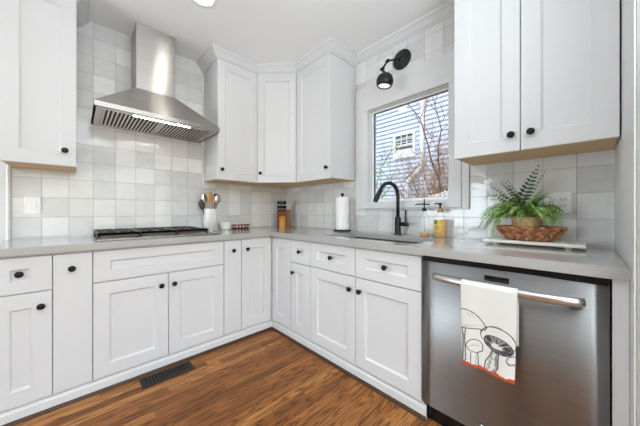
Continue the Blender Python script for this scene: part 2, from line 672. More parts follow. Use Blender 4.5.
# left and front walls with invented openings where the fill lights stand
mb = MB()
mb.box(XL - 0.12, XL, -0.25, 0.12, 0, CEIL)
mb.box(XL - 0.12, XL, YF, -1.25, 0, CEIL)
mb.box(XL - 0.12, XL, -1.25, -0.25, 0, 0.1)
mb.box(XL - 0.12, XL, -1.25, -0.25, 2.3, CEIL)
struct('wall_left', mb, 'walldim')
mb = MB()
mb.box(XL, -4.32, YF - 0.12, YF, 0, CEIL)
mb.box(-0.08, 0.12, YF - 0.12, YF, 0, CEIL)
mb.box(-4.32, -0.08, YF - 0.12, YF, 0, 0.08)
mb.box(-4.32, -0.08, YF - 0.12, YF, 2.42, CEIL)
struct('wall_front', mb, 'walldim')

struct('wall_end', MB().box(-0.727, -0.0005, -2.93, -2.7812, 0.0, CEIL), 'wallend')
# casing at the left end of the tile
mb = MB()
prof = [(0, 0), (0, 0.018), (0.012, 0.022), (0.02, 0.016), (0.07, 0.016), (0.078, 0.024), (0.095, 0.024), (0.095, 0)]
mb.sweep([(-a, b) for a, b in prof], [((-2.277, 0, 0), (1, 0, 0), (0, -1, 0)), ((-2.277, 0, 2.2), (1, 0, 0), (0, -1, 0))])
struct('trim_1', mb, 'trim')

# crown moulding on the right wall between the upper cabinets
CR = [(0, 0), (0.008, 0), (0.012, 0.008), (0.024, 0.014), (0.05, 0.044), (0.062, 0.05), (0.066, 0.062), (0.066, 0.068), (0, 0.068)]   # (out, up)
mb = MB()
mb.sweep(CR, [((0, -1.127, CEIL - 0.07), (-1, 0, 0), (0, 0, 1)), ((0, -2.133, CEIL - 0.07), (-1, 0, 0), (0, 0, 1))])
struct('trim_2', mb, 'trim')

# ------------------------------------------------------------------ WINDOW
mb = MB()
# flat outer casing with a raised inner band
mb.box(-0.018, 0, -2.122, -1.143, 2.085, 2.255, 0.002)            # header board
mb.box(-0.018, 0, -1.215, -1.143, 1.118, 2.085, 0.002)
mb.box(-0.018, 0, -2.122, -2.075, 1.118, 2.085, 0.002)
mb.box(-0.018, 0, -2.075, -1.215, 1.118, 1.13, 0.002)
mb.box(-0.026, 0, -2.075, -1.215, 2.03, 2.085, 0.003)
mb.box(-0.026, 0, -1.285, -1.215, 1.13, 2.03, 0.003)
mb.box(-0.026, 0, -2.075, -1.990, 1.13, 2.03, 0.003)
mb.box(-0.026, 0, -1.990, -1.285, 1.13, 1.185, 0.003)
win = build('window_1', mb, 'trim', kind='structure')
mb = MB()
fx0, fx1 = 0.035, 0.075
mb.box(fx0, fx1, WY0, WY0 + 0.022, WZ0, WZ1, 0.002)
mb.box(fx0, fx1, WY1 - 0.022, WY1, WZ0, WZ1, 0.002)
mb.box(fx0, fx1, WY0 + 0.022, WY1 - 0.022, WZ0, WZ0 + 0.028, 0.002)
mb.box(fx0, fx1, WY0 + 0.022, WY1 - 0.022, WZ1 - 0.02, WZ1, 0.002)
build('window_sash', mb, 'plastic', win)
mb = MB()
gy0, gy1, gz0, gz1 = WY0 + 0.022, WY1 - 0.022, WZ0 + 0.028, WZ1 - 0.02
for a in ((gy0, gy0 + 0.004, gz0, gz1), (gy1 - 0.007, gy1, gz0, gz1), (gy0, gy1, gz0, gz0 + 0.003), (gy0, gy1, gz1 - 0.004, gz1)):
    mb.box(0.05, 0.062, *a)
build('gasket', mb, 'slot', win, 'thin dark gasket around the glass')
mb = MB().box(0.054, 0.058, gy0 + 0.001, gy1 - 0.001, gz0 + 0.001, gz1 - 0.001)
build('window_pane', mb, 'pane', win)
mb = MB()
mb.box(0.0, 0.035, WY0, WY0 + 0.006, WZ0, WZ1)
mb.box(0.0, 0.035, WY1 - 0.006, WY1, WZ0, WZ1)
mb.box(0.0, 0.035, WY0 + 0.006, WY1 - 0.006, WZ0, WZ0 + 0.006)
mb.box(0.0, 0.035, WY0 + 0.006, WY1 - 0.006, WZ1 - 0.006, WZ1)
build('window_jamb', mb, 'trim', win)

# ------------------------------------------------------------------ BASEBOARDS AND DARK GAP STRIPS
BF = -0.625
BP = [(0, 0.0), (0.012, 0.0), (0.012, 0.055), (0.007, 0.062), (0.004, 0.07), (0, 0.072)]
mb = MB()
mb.sweep(BP, [((-2.285, BF + 0.012, 0), (0, -1, 0), (0, 0, 1)), ((BF + 0.0, BF + 0.012, 0), (0, -1, 0), (0, 0, 1))])
struct('baseboard_back', mb, 'trim')
mb = MB()
mb.sweep(BP, [((BF + 0.012, BF, 0), (-1, 0, 0), (0, 0, 1)), ((BF + 0.012, -2.09, 0), (-1, 0, 0), (0, 0, 1))])
struct('baseboard_right', mb, 'trim')
SH = [(0, 0), (0.016, 0), (0.015, 0.007), (0.01, 0.013), (0, 0.016)]  # profile of the dark strips standing in for the shaded floor gap
mb = MB()
mb.sweep(SH, [((-2.285, BF, 0), (0, -1, 0), (0, 0, 1)), ((BF - 0.0, BF, 0), (0, -1, 0), (0, 0, 1))])
struct('shade_strip_back', mb, 'gap_shade')
mb = MB()
mb.sweep(SH, [((BF, BF - 0.016, 0), (-1, 0, 0), (0, 0, 1)), ((BF, -2.09, 0), (-1, 0, 0), (0, 0, 1))])
struct('shade_strip_right', mb, 'gap_shade')

# ------------------------------------------------------------------ BASE CABINETS
ZB, ZT, ZD = 0.084, 0.862, 0.670          # door bottom, front top, drawer split
BODY_TOP = 0.873


def base_cab(label, x0, x1, wall, name='base_cabinet', cat='cabinet', cut=None):
    """empty with a body; returns root and the frame of the front (x along the wall seen from the room)"""
    f = -0.61
    if wall == 'A':
        r = thing(name, label, cat, ((x0 + x1) / 2, -0.3, 0))
        mb = MB().box(x0 + 0.0006, x1 - 0.0006, f, -0.003, 0.0, BODY_TOP)
        mt = facing((0, f, 0), (1, 0, 0))
    else:
        r = thing(name, label, cat, (-0.3, (x0 + x1) / 2, 0))
        top = cut if cut else BODY_TOP
        mb = MB().box(f, -0.003, x0 + 0.0006, x1 - 0.0006, 0.0, top)
        if cut:
            mb.box(f, f + 0.018, x0 + 0.0006, x1 - 0.0006, top, BODY_TOP)
        mt = facing((f, 0, 0), (0, -1, 0))
    build('body', mb, 'cab', r)
    return r, mt


xa0, xa1, xa2, xa3, xa4, xa5 = -2.285, -2.054, -1.888, -1.088, -0.934, -0.634
r, mt = base_cab('white base cabinet at far left with one small drawer over a narrow door', xa0, xa1, 'A')
front(r, 'drawer_front', mt, xa0, xa1, ZD, ZT, 0.077, 0.062, k=((xa0 + xa1) / 2 - 0.003, 0.775))
front(r, 'door', mt, xa0, xa1, ZB, ZD - 0.002, 0.075, 0.078, k=(xa1 - 0.042, 0.590))
r, mt = base_cab('narrow flat white pull-out cabinet left of the cooktop cabinet', xa1, xa2, 'A')
front(r, 'door', mt, xa1, xa2, ZB, ZT, flat=True, k=((xa1 + xa2) / 2 - 0.006, 0.775))
r, mt = base_cab('wide white two-door base cabinet under the gas cooktop', xa2, xa3, 'A')
front(r, 'false_drawer_front', mt, xa2, xa3, ZD, ZT, 0.078, 0.062)
xm = (xa2 + xa3) / 2
front(r, 'door', mt, xa2, xm, ZB, ZD - 0.002, k=(xm - 0.045, 0.587))
front(r, 'door', mt, xm, xa3, ZB, ZD - 0.002, k=(xm + 0.035, 0.587))
r, mt = base_cab('narrow flat white pull-out cabinet right of the cooktop cabinet', xa3, xa4, 'A')
front(r, 'door', mt, xa3, xa4, ZB, ZT, flat=True, k=((xa3 + xa4) / 2, 0.775))

# corner cabinet: L-shaped body, two doors meeting in the inner corner
yb0, yb1, yb2, yb3, yb4 = -0.634, -0.920, -1.172, -2.071, -2.712
r = thing('corner_base_cabinet', 'white corner base cabinet with two tall doors meeting at the inside corner', 'cabinet', (-0.3, -0.3, 0))
mb = MB()
mb.prism([(xa4 + 0.0006, -0.003, 0), (xa4 + 0.0006, -0.61, 0), (-0.61, -0.61, 0), (-0.61, yb1 + 0.0006, 0), (-0.003, yb1 + 0.0006, 0), (-0.003, -0.003, 0)], (0, 0, BODY_TOP))
build('body', mb, 'cab', r)
mtA = facing((0, -0.61, 0), (1, 0, 0))
mtB = facing((-0.61, 0, 0), (0, -1, 0))
front(r, 'door', mtA, xa4, xa5, ZB, ZT, 0.075, 0.078, k=(xa4 + 0.048, 0.775))
front(r, 'door', mtB, -yb0, -yb1, ZB, ZT, 0.07, 0.078)

r, mt = base_cab('narrow white cabinet with a tiny drawer and door left of the sink cabinet', yb2, yb1, 'B')
front(r, 'drawer_front', mt, -yb1, -yb2, ZD, ZT, 0.082, 0.062, k=((-yb1 - yb2) / 2 + 0.005, 0.770))
front(r, 'door', mt, -yb1, -yb2, ZB, ZD - 0.002, 0.078, 0.078, k=(-yb1 + 0.045, 0.587))

r, mt = base_cab('wide white sink cabinet with two drawer fronts above two doors', yb3, yb2, 'B', cut=0.62)
ym = -(yb3 + yb2) / 2
front(r, 'drawer_front', mt, -yb2, ym, ZD, ZT, 0.078, 0.060, k=((-yb2 + ym) / 2 + 0.01, 0.769))
front(r, 'drawer_front', mt, ym, -yb3, ZD, ZT, 0.080, 0.060, k=((ym - yb3) / 2 + 0.005, 0.769))
front(r, 'door', mt, -yb2, ym, ZB, ZD - 0.002, k=(ym - 0.04, 0.583))
front(r, 'door', mt, ym, -yb3, ZB, ZD - 0.002, k=(ym + 0.042, 0.583))

# filler right of the dishwasher and tall end panel
mb = MB().box(-0.63, -0.61, -2.7745, -2.7365, 0.0, 0.873, 0.001).box(-0.61, -0.02, -2.7745, -2.7545, 0.0, 0.873)
tag(build('filler_panel', mb, 'cab', origin=(-0.62, -2.75, 0)), 'narrow white filler strip between the dishwasher and the tall end panel', 'panel')
mb = MB().box(-0.725, -0.002, -2.781, -2.7755, 0.0, CEIL - 0.001, 0.001)
tag(build('end_panel', mb, 'trim', origin=(-0.4, -2.778, 0)), 'tall white end panel at the right edge beside the counter', 'panel')

# ------------------------------------------------------------------ COUNTERTOP
mb = MB()
xs = [-2.31, -0.66, -0.54, -0.15, -0.0008]
ys = [-2.7745, -1.99, -1.22, -0.66, -0.0008]
grid = {}
cells = []
for i in range(4):
    for j in range(4):
        cx, cy = (xs[i] + xs[i + 1]) / 2, (ys[j] + ys[j + 1]) / 2
        if cx < -0.66 and cy < -0.66:
            continue
        if -0.54 < cx < -0.15 and -1.99 < cy < -1.22:
            continue
        cells.append((i, j))
for (i, j) in cells:
    q = []
    for a, b in ((i, j), (i + 1, j), (i + 1, j + 1), (i, j + 1)):
        if (a, b) not in grid:
            grid[(a, b)] = mb.bm.verts.new((xs[a], ys[b], 0.914))
        q.append(grid[(a, b)])
    mb.bm.faces.new(q)
ex = bmesh.ops.extrude_face_region(mb.bm, geom=mb.bm.faces[:])
for v in [g for g in ex['geom'] if isinstance(g, bmesh.types.BMVert)]:
    v.co.z = 0.874
bmesh.ops.recalc_face_normals(mb.bm, faces=mb.bm.faces[:])
es = [e for e in mb.bm.edges if len(e.link_faces) == 2 and e.calc_face_angle() > 0.5 and all(v.co.z > 0.9 for v in e.verts)]
bmesh.ops.bevel(mb.bm, geom=es, offset=0.003, segments=2, affect='EDGES')
tag(build('countertop', mb, 'quartz', origin=(-0.3, -0.3, 0.874)), 'grey quartz countertop running around the corner over the white base cabinets', 'countertop')

# sink
r = thing('kitchen_sink', 'stainless undermount sink set in the grey countertop', 'sink', (-0.345, -1.605, 0.66))
t = bmesh.new()
bmesh.ops.create_cube(t, size=1.0)
sx0, sx1, sy0, sy1, sz0, sz1 = -0.545, -0.145, -1.995, -1.215, 0.66, 0.8735
for v in t.verts:
    v.co = Vector(((sx0 + sx1) / 2 + v.co.x * (sx1 - sx0), (sy0 + sy1) / 2 + v.co.y * (sy1 - sy0), (sz0 + sz1) / 2 + v.co.z * (sz1 - sz0)))
topf = max(t.faces, key=lambda f: f.calc_center_median().z)
bmesh.ops.delete(t, geom=[topf], context='FACES_ONLY')
bmesh.ops.bevel(t, geom=[e for e in t.edges if len(e.link_faces) == 2], offset=0.03, segments=4, affect='EDGES')
bmesh.ops.solidify(t, geom=t.faces[:], thickness=-0.0015)
for f in t.faces:
    f.smooth = True
mb = MB()
mb.merge(t)
build('basin', mb, 'steel_sink', r)
mb = MB().lathe([(0.0, 0.004), (0.028, 0.004), (0.036, 0.003), (0.042, 0.006), (0.042, 0.0015), (0, 0.0015)], (-0.345, -1.605, 0.6605), (0, 0, 1), 24)
build('drain', mb, 'steel_plain', r)

# ------------------------------------------------------------------ DISHWASHER
r = thing('dishwasher', 'stainless steel dishwasher with a bowed bar handle below the counter', 'dishwasher', (-0.3, -2.40, 0))
dy0, dy1 = -2.733, -2.076
mb = MB().box(-0.60, -0.02, dy0 + 0.012, dy1 - 0.006, 0.09, 0.872)
build('tub', mb, 'blackgloss', r)
mb = MB()
# slightly crowned door
n = 14
prof = []
for i in range(n + 1):
    s = i / n
    y = dy1 - 0.0015 + (dy0 + 0.002 - dy1 + 0.0015) * s
    e = min(s, 1 - s)
    x = -0.650 + (0.010 * (1 - min(1, e / 0.06)) ** 2)
    prof.append((x, y))
prof2 = [(-0.603, dy1 - 0.0015)] + prof + [(-0.603, dy0 + 0.002)]
mb.prism([(x, y, 0.105) for x, y in prof2], (0, 0, 0.74))
for f in mb.bm.faces:
    f.smooth = abs(f.normal.z) < 0.5
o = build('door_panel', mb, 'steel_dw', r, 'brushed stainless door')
mb = MB().box(-0.64, -0.60, dy0 + 0.003, dy1 - 0.003, 0.846, 0.8695, 0.002)
build('top_trim', mb, 'blackgloss', r, 'black control strip along the top of the door')
mb = MB().box(-0.60, -0.56, dy0 + 0.012, dy1 - 0.006, 0.0, 0.10)
build('toe_kick', mb, 'blackgloss', r)
hp = []
for i in range(25):
    s = i / 24
    y = -2.146 + (-2.668 + 2.146) * s
    e = 2 * s - 1
    hp.append((-0.652 - 0.046 * (1 - abs(e) ** 4.0), y, 0.776))
mb = MB().tube(hp, 0.0125, 16, flat=1.35)
build('handle', mb, 'handle', r, 'bowed satin steel bar handle')
mb = MB().box(-0.6515, -0.648, -2.452, -2.362, 0.797, 0.820, 0.0008)
build('display', mb, 'blackgloss', r, 'small dark display window')
mb = MB().use('blackgloss').box(-0.6525, -0.649, -2.405, -2.345, 0.128, 0.152, 0.001)
mb.use('plastic').box(-0.6532, -0.652, -2.36, -2.35, 0.142, 0.150)
build('badge', mb, None, r, 'small dark badge low on the door')

# ------------------------------------------------------------------ UPPER CABINETS
UB, UT = 1.400, 2.500


def upper(label, x0, x1, wall, loc, UB=UB):
    r = thing('wall_cabinet', label, 'cabinet', loc)
    f = -0.33
    zc = UB + 0.003
    mb = MB()
    mc = MB()
    if wall == 'A':
        mb.box(x0 + 0.0008, x1 - 0.0008, f, -0.003, zc, UT)
        mc.box(x0 + 0.004, x1 - 0.004, f + 0.004, -0.004, zc - 0.003, zc - 0.0002)
        mt = facing((0, f, 0), (1, 0, 0))
    else:
        mb.box(f, -0.003, x0 + 0.0008, x1 - 0.0008, zc, UT)
        mc.box(f + 0.004, -0.004, x0 + 0.004, x1 - 0.004, zc - 0.003, zc - 0.0002)
        mt = facing((f, 0, 0), (0, -1, 0))
    build('body', mb, 'cab', r)
    build('bottom_panel', mc, 'maple', r, 'bare wood underside')
    return r, mt


# left of the hood
r, mt = upper('white upper cabinet at the top left, left of the range hood', -2.280, -1.957, 'A', (-2.12, -0.16, UB))
front(r, 'door', mt, -2.280, -1.957, UB - 0.006, UT, 0.072, 0.078, k=(-1.957 - 0.055, 1.493))
# right of the hood
r, mt = upper('white upper cabinet right of the range hood, left of the corner one', -1.027, -0.616, 'A', (-0.82, -0.16, UB))
front(r, 'door', mt, -1.027, -0.616, UB - 0.006, UT, 0.068, 0.070, k=(-1.027 + 0.036, 1.490))
# diagonal corner
r = thing('corner_wall_cabinet', 'white diagonal upper cabinet in the corner above the knife block', 'cabinet', (-0.25, -0.25, UB))
P5 = [(-0.6152, -0.003), (-0.6152, -0.33), (-0.33, -0.644), (-0.003, -0.644), (-0.003, -0.003)]
mb = MB().prism([(x, y, UB + 0.003) for x, y in P5], (0, 0, UT - UB - 0.003))
build('body', mb, 'cab', r)
P5b = [(-0.612, -0.006), (-0.612, -0.326), (-0.335, -0.640), (-0.006, -0.640), (-0.006, -0.006)]
mb = MB().prism([(x, y, UB) for x, y in P5b], (0, 0, 0.0028))
build('bottom_panel', mb, 'maple', r, 'bare wood underside')
a, b = Vector((-0.6152, -0.3305, 0)), Vector((-0.3305, -0.644, 0))
d = (b - a)
L = d.length
mt = facing(a + Vector((0, 0, 0)), d)
front(r, 'door', mt, 0.012, L - 0.012, UB - 0.006, UT, 0.066, 0.070, k=(0.012 + 0.036, 1.490))
# right leg of the corner
r, mt = upper('white upper cabinet between the corner one and the window', -1.124, -0.646, 'B', (-0.16, -0.88, UB))
front(r, 'door', mt, 0.646, 1.124, UB - 0.006, UT, 0.072, 0.070, k=(1.124 - 0.04, 1.493))
# right of the window, two doors
r, mt = upper('white two-door upper cabinet at the upper right, above the fern', -2.772, -2.136, 'B', (-0.16, -2.45, UB), UB + 0.013)
front(r, 'door', mt, 2.136, 2.447, UB + 0.007, UT, 0.075, 0.078, k=(2.447 - 0.036, 1.490))
front(r, 'door', mt, 2.447, 2.7722, UB + 0.007, UT, 0.075, 0.078, k=(2.447 + 0.042, 1.490))

# crown on the cabinets: mitred sweeps around the front line
CC = [(0, 0), (0.010, 0), (0.013, 0.010), (0.024, 0.014), (0.056, 0.058), (0.066, 0.062), (0.068, 0.0835), (0, 0.0835)]


def crown(path, name):
    pts = [Vector((x, y, 0)) for x, y in path]
    fr = []
    for i, p in enumerate(pts):
        d0 = (pts[i] - pts[i - 1]).normalized() if i > 0 else None
        d1 = (pts[i + 1] - pts[i]).normalized() if i < len(pts) - 1 else None
        n0 = Vector((d0.y, -d0.x, 0)) if d0 else None
        n1 = Vector((d1.y, -d1.x, 0)) if d1 else None
        if n0 and n1:
            m = (n0 + n1).normalized()
            m /= max(0.2, m.dot(n0))
        else:
            m = n0 or n1
        fr.append((p + Vector((0, 0, 2.5005)), m, (0, 0, 1)))
    mb = MB().sweep(CC, fr)
    struct(name, mb, 'trim')


crown([(-1.026, -0.002), (-1.026, -0.3305), (-0.6225, -0.3305), (-0.3305, -0.650), (-0.3305, -1.1235), (-0.002, -1.1235)], 'trim_5')
crown([(-2.279, -0.002), (-2.279, -0.3305), (-1.958, -0.3305), (-1.958, -0.002)], 'trim_6')
crown([(-0.002, -2.137), (-0.3305, -2.137), (-0.3305, -2.7745)], 'trim_7')

# ------------------------------------------------------------------ RANGE HOOD
r = thing('range_hood', 'stainless chimney range hood on the tiled wall above the cooktop', 'range hood', (-1.47, -0.25, 1.785))
hx0, hx1, hy = -1.878, -1.068, -0.498
cx0, cx1, cy_ = -1.622, -1.350, -0.25
zl0, zl1, zc = 1.785, 1.820, 2.068
mb = MB().box(cx0, cx1, cy_, -0.002, zc - 0.012, CEIL - 0.001, 0.001)
build('chimney', mb, 'steel', r)
mb = MB()
A_ = [mb.bm.verts.new(p) for p in ((hx0, hy, zl1), (hx1, hy, zl1), (hx1, -0.002, zl1), (hx0, -0.002, zl1))]
B_ = [mb.bm.verts.new(p) for p in ((cx0 - 0.002, cy_ - 0.002, zc), (cx1 + 0.002, cy_ - 0.002, zc), (cx1 + 0.002, -0.002, zc), (cx0 - 0.002, -0.002, zc))]
for i in range(4):
    mb.bm.faces.new((A_[i], A_[(i + 1) % 4], B_[(i + 1) % 4], B_[i]))
mb.bm.faces.new(A_[::-1])
mb.bm.faces.new(B_)
build('canopy', mb, 'steel', r)
mb = MB()
mb.box(hx0, hx1, hy, hy + 0.012, zl0, zl1 - 0.0005, 0.001)
mb.box(hx0, hx0 + 0.012, hy + 0.012, -0.002, zl0, zl1 - 0.0005)
mb.box(hx1 - 0.012, hx1, hy + 0.012, -0.002, zl0, zl1 - 0.0005)
mb.box(hx0 + 0.012, hx1 - 0.012, -0.016, -0.002, zl0, zl1 - 0.0005)
build('lip', mb, 'steel', r)
mb = MB()
fy0, fy1 = -0.455, -0.02
mb.box(hx0 + 0.012, hx1 - 0.012, hy + 0.012, fy0, zl0 + 0.001, zl0 + 0.012)
mb.box(hx0 + 0.012, hx0 + 0.04, fy0, -0.016, zl0 + 0.001, zl0 + 0.012)
mb.box(hx1 - 0.04, hx1 - 0.012, fy0, -0.016, zl0 + 0.001, zl0 + 0.012)
build('underside_frame', mb, 'steel_plain', r)
mb = MB().box(hx0 + 0.02, hx1 - 0.02, fy0, -0.018, zl0 + 0.022, zl0 + 0.028)
build('filter_cavity', mb, 'slot', r)
for k in range(2):
    f0 = hx0 + 0.04 + k * (hx1 - hx0 - 0.08) / 2
    f1 = f0 + (hx1 - hx0 - 0.08) / 2
    mb = MB()
    mb.box(f0 + 0.001, f0 + 0.01, fy0 + 0.004, fy1, zl0 + 0.002, zl0 + 0.014)
    mb.box(f1 - 0.01, f1 - 0.001, fy0 + 0.004, fy1, zl0 + 0.002, zl0 + 0.014)
    mb.box(f0 + 0.01, f1 - 0.01, fy0 + 0.004, fy0 + 0.02, zl0 + 0.002, zl0 + 0.014)
    mb.box(f0 + 0.01, f1 - 0.01, fy1 - 0.02, fy1, zl0 + 0.002, zl0 + 0.014)
    ns = 15
    for i in range(ns):
        x = f0 + 0.018 + (f1 - f0 - 0.036) * i / (ns - 1)
        mb.box(x - 0.0062, x + 0.0062, fy0 + 0.02, fy1 - 0.02, zl0 + 0.003, zl0 + 0.012)
    build('baffle_filter', mb, 'steel_plain', r)
mb = MB().box(-1.665, -1.29, -0.448, -0.433, zl0 - 0.002, zl0 + 0.0008, 0.0006)
build('light_bar', mb, 'bar', r, 'glowing white light strip')

# ------------------------------------------------------------------ COOKTOP
r = thing('gas_cooktop', 'gas cooktop with black cast iron grates set on the counter', 'cooktop', (-1.49, -0.33, 0.914))
kx0, kx1, ky0, ky1 = -1.872, -1.108, -0.575, -0.065
mb = MB().box(kx0, kx1, ky0, ky1, 0.9145, 0.925, 0.003)
build('tray', mb, 'steel_tray', r, 'stainless steel tray')
gx1 = -1.185


def grate(x0, x1):
    mb = MB()
    z0, z1 = 0.947, 0.964
    b = 0.006
    y0, y1 = ky0 + 0.012, ky1 - 0.012
    for y in (y0, (y0 + y1) / 2 - 2 * 0.0, y1 - 2 * b):
        mb.box(x0, x1, y, y + 2 * b, z0, z1, 0.002)
    for x in (x0, (x0 + x1) / 2 - b, x1 - 2 * b):
        mb.box(x, x + 2 * b, y0, y1, z0, z1, 0.002)
    for cy in ((y0 * 3 + y1) / 4, (y0 + 3 * y1) / 4):
        for s in (-1, 1):
            xx = (x0 + x1) / 2 + s * (x1 - x0) * 0.3
            mb.box(xx - 0.004, xx + 0.004, cy - 0.05, cy + 0.05, z0 + 0.002, z1 + 0.003, 0.002)
    # skirt bars along the front and feet
    mb.box(x0, x1, y0, y0 + 0.010, 0.934, z1, 0.002)
    mb.box(x0, x1, y1 - 0.010, y1, 0.934, z1, 0.002)
    for x in (x0, x1 - 2 * b):
        mb.box(x, x + 2 * b, y0, y0 + 2 * b, 0.9252, z1, 0.001)
        mb.box(x, x + 2 * b, y1 - 2 * b, y1, 0.9252, z1, 0.001)
    return mb


gw = (gx1 - kx0 - 0.012) / 3
for k in range(3):
    build('grate', grate(kx0 + 0.006 + k * gw + 0.001, kx0 + 0.006 + (k + 1) * gw - 0.001), 'iron', r, 'black cast iron grate')
for (bx, by, rr) in ((-1.755, -0.44, 0.04), (-1.755, -0.20, 0.034), (-1.53, -0.32, 0.052), (-1.30, -0.44, 0.034), (-1.30, -0.20, 0.04)):
    mb = MB().use('steel_plain').lathe([(0, 0), (rr + 0.012, 0), (rr + 0.01, 0.006), (rr, 0.009), (0, 0.009)], (bx, by, 0.9252), seg=20)
    mb.use('iron').lathe([(0, 0.0092), (rr, 0.0092), (rr, 0.015), (rr * 0.8, 0.018), (0, 0.018)], (bx, by, 0.9252), seg=20)
    build('burner', mb, None, r, 'burner with black cap')
for k in range(5):
    y = -0.52 + k * 0.095
    mb = MB().lathe([(0, 0), (0.021, 0), (0.021, 0.004), (0.017, 0.006), (0.016, 0.026), (0.014, 0.029), (0, 0.029)], (-1.148, y, 0.9252), seg=18)
    mb.box(-1.151, -1.145, y - 0.015, y + 0.015, 0.953, 0.958, 0.001)
    build('control_knob', mb, 'steel_plain', r, 'steel control knob')

# ------------------------------------------------------------------ FAUCET
FX, FY = -0.078, -1.622
r = thing('faucet', 'matte black pull-down gooseneck faucet behind the sink', 'faucet', (FX, FY, 0.914))
mb = MB().lathe([(0, 0), (0.031, 0), (0.031, 0.004), (0.026, 0.009), (0.0245, 0.012), (0.0245, 0.135), (0.021, 0.142), (0.0155, 0.146), (0, 0.146)], (FX, FY, 0.9142), seg=24)
build('base', mb, 'black', r)
R = 0.094
dirv = Vector((-0.96, 0.28, 0)).normalized()
sp = [Vector((FX, FY, 1.055)), Vector((FX, FY, 1.15)), Vector((FX, FY, 1.21))]
zc_ = 1.232
for i in range(0, 17):
    a_ = PI - i * (PI - 0.45) / 16
    c = Vector((FX, FY, zc_)) + dirv * R
    sp.append(c + dirv * R * math.cos(a_) + Vector((0, 0, R * math.sin(a_))))
mb = MB().tube(sp, 0.0142, 14)
build('spout', mb, 'black', r)
e = sp[-1]
dn = (sp[-1] - sp[-2]).normalized()
mb = MB().tube([e, e + dn * 0.004, e + dn * 0.008, e + dn * 0.065, e + dn * 0.105, e + dn * 0.109], [0.0147, 0.015, 0.016, 0.018, 0.020, 0.018], 16)
build('spray_head', mb, 'black', r)
mb = MB().tube([(FX, FY - 0.02, 1.0), (FX, FY - 0.075, 1.0), (FX, FY - 0.088, 1.0)], [0.0165, 0.0165, 0.0150], 16)
mb.tube([(FX, FY - 0.066, 1.005), (FX, FY - 0.068, 1.05), (FX - 0.004, FY - 0.070, 1.112)], [0.0065, 0.0065, 0.0062], 10)
build('lever', mb, 'black', r)

# ------------------------------------------------------------------ SOAP BOTTLES
bx, by = -0.07, -1.835
r = thing('soap_dispenser', 'clear glass soap dispenser nearly empty, between the faucet and amber bottle', 'soap dispenser', (bx, by, 0.914))
prof = [(0, 0.0), (0.033, 0.0), (0.036, 0.004), (0.036, 0.145), (0.033, 0.160), (0.020, 0.172), (0.0145, 0.178), (0.0145, 0.190)]
mb = MB().lathe(prof, (bx, by, 0.9145), seg=28)
build('bottle', mb, 'bottle', r, 'clear glass bottle')
mb = MB().lathe([(0, 0.004), (0.031, 0.004), (0.034, 0.008), (0.034, 0.024), (0, 0.024)], (bx, by, 0.9145), seg=24)
build('liquid', mb, 'amberlight', r, 'shallow amber soap left at the bottom')
mb = MB().lathe([(0, 0.190), (0.016, 0.190), (0.016, 0.206), (0.013, 0.212), (0.005, 0.214), (0.005, 0.262), (0.003, 0.282), (0, 0.283)], (bx, by, 0.9145), seg=18)
mb.tube([(bx, by - 0.036, 1.153), (bx, by - 0.012, 1.156), (bx, by, 1.157), (bx - 0.012, by + 0.05, 1.157), (bx - 0.014, by + 0.066, 1.149)], [0.004, 0.005, 0.006, 0.0045, 0.0035], 10)
build('pump', mb, 'black', r, 'dark pump with a long thin spout')
mb = MB().tube([(bx, by, 0.945), (bx, by, 1.10)], 0.003, 8)
build('dip_tube', mb, 'plastic', r)

bx, by = -0.07, -1.950
r = thing('soap_bottle', 'amber liquid soap bottle with a black pump and yellow label', 'soap bottle', (bx, by, 0.914))
prof = [(0, 0.0), (0.040, 0.0), (0.045, 0.005), (0.046, 0.13), (0.043, 0.150), (0.028, 0.165), (0.017, 0.172), (0.016, 0.180), (0, 0.180)]
mb = MB().lathe(prof, (bx, by, 0.9145), seg=28, sx=0.72)
build('bottle', mb, 'bottle', r, 'clear bottle')
mb = MB().lathe([(0, 0.003), (0.038, 0.003), (0.043, 0.007), (0.044, 0.126), (0, 0.126)], (bx, by, 0.9145), seg=24, sx=0.70)
build('liquid', mb, 'amber', r, 'amber soap')
# wrapped label on the room side
mb = MB().use('label')
rad = 0.0464


def arc(mb, a0, a1, z0, z1, rr, n=8):
    va, vb = [], []
    for i in range(n + 1):
        a = a0 + (a1 - a0) * i / n
        p = (bx + rr * 0.725 * math.cos(a), by + rr * math.sin(a))
        va.append(mb.bm.verts.new((p[0], p[1], z0)))
        vb.append(mb.bm.verts.new((p[0], p[1], z1)))
    fs = []
    for i in range(n):
        fs.append(mb.bm.faces.new((va[i], va[i + 1], vb[i + 1], vb[i])))
    mb._tag(fs)


arc(mb, PI - 0.9, PI + 0.45, 0.958, 1.042, rad)
mb.use('labelgreen')
arc(mb, PI - 0.7, PI - 0.1, 1.010, 1.040, rad + 0.0004, 4)
mb.use('labelink')
arc(mb, PI - 0.6, PI + 0.15, 0.988, 0.994, rad + 0.0004, 4)
arc(mb, PI - 0.6, PI + 0.15, 0.974, 0.979, rad + 0.0004, 4)
build('label', mb, None, r, 'yellow paper label')
mb = MB().use('spoonwood').lathe([(0, 0.1802), (0.019, 0.1802), (0.019, 0.200), (0.016, 0.208), (0, 0.208)], (bx, by, 0.9145), seg=18)
mb.use('black').lathe([(0, 0.208), (0.006, 0.208), (0.006, 0.226), (0.012, 0.238), (0.012, 0.247), (0, 0.248)], (bx, by, 0.9145), seg=16)
mb.tube([(bx, by, 1.157), (bx - 0.01, by + 0.03, 1.158), (bx - 0.012, by + 0.036, 1.153)], [0.006, 0.0045, 0.004], 8)
build('pump', mb, None, r, 'black pump on a tan collar')

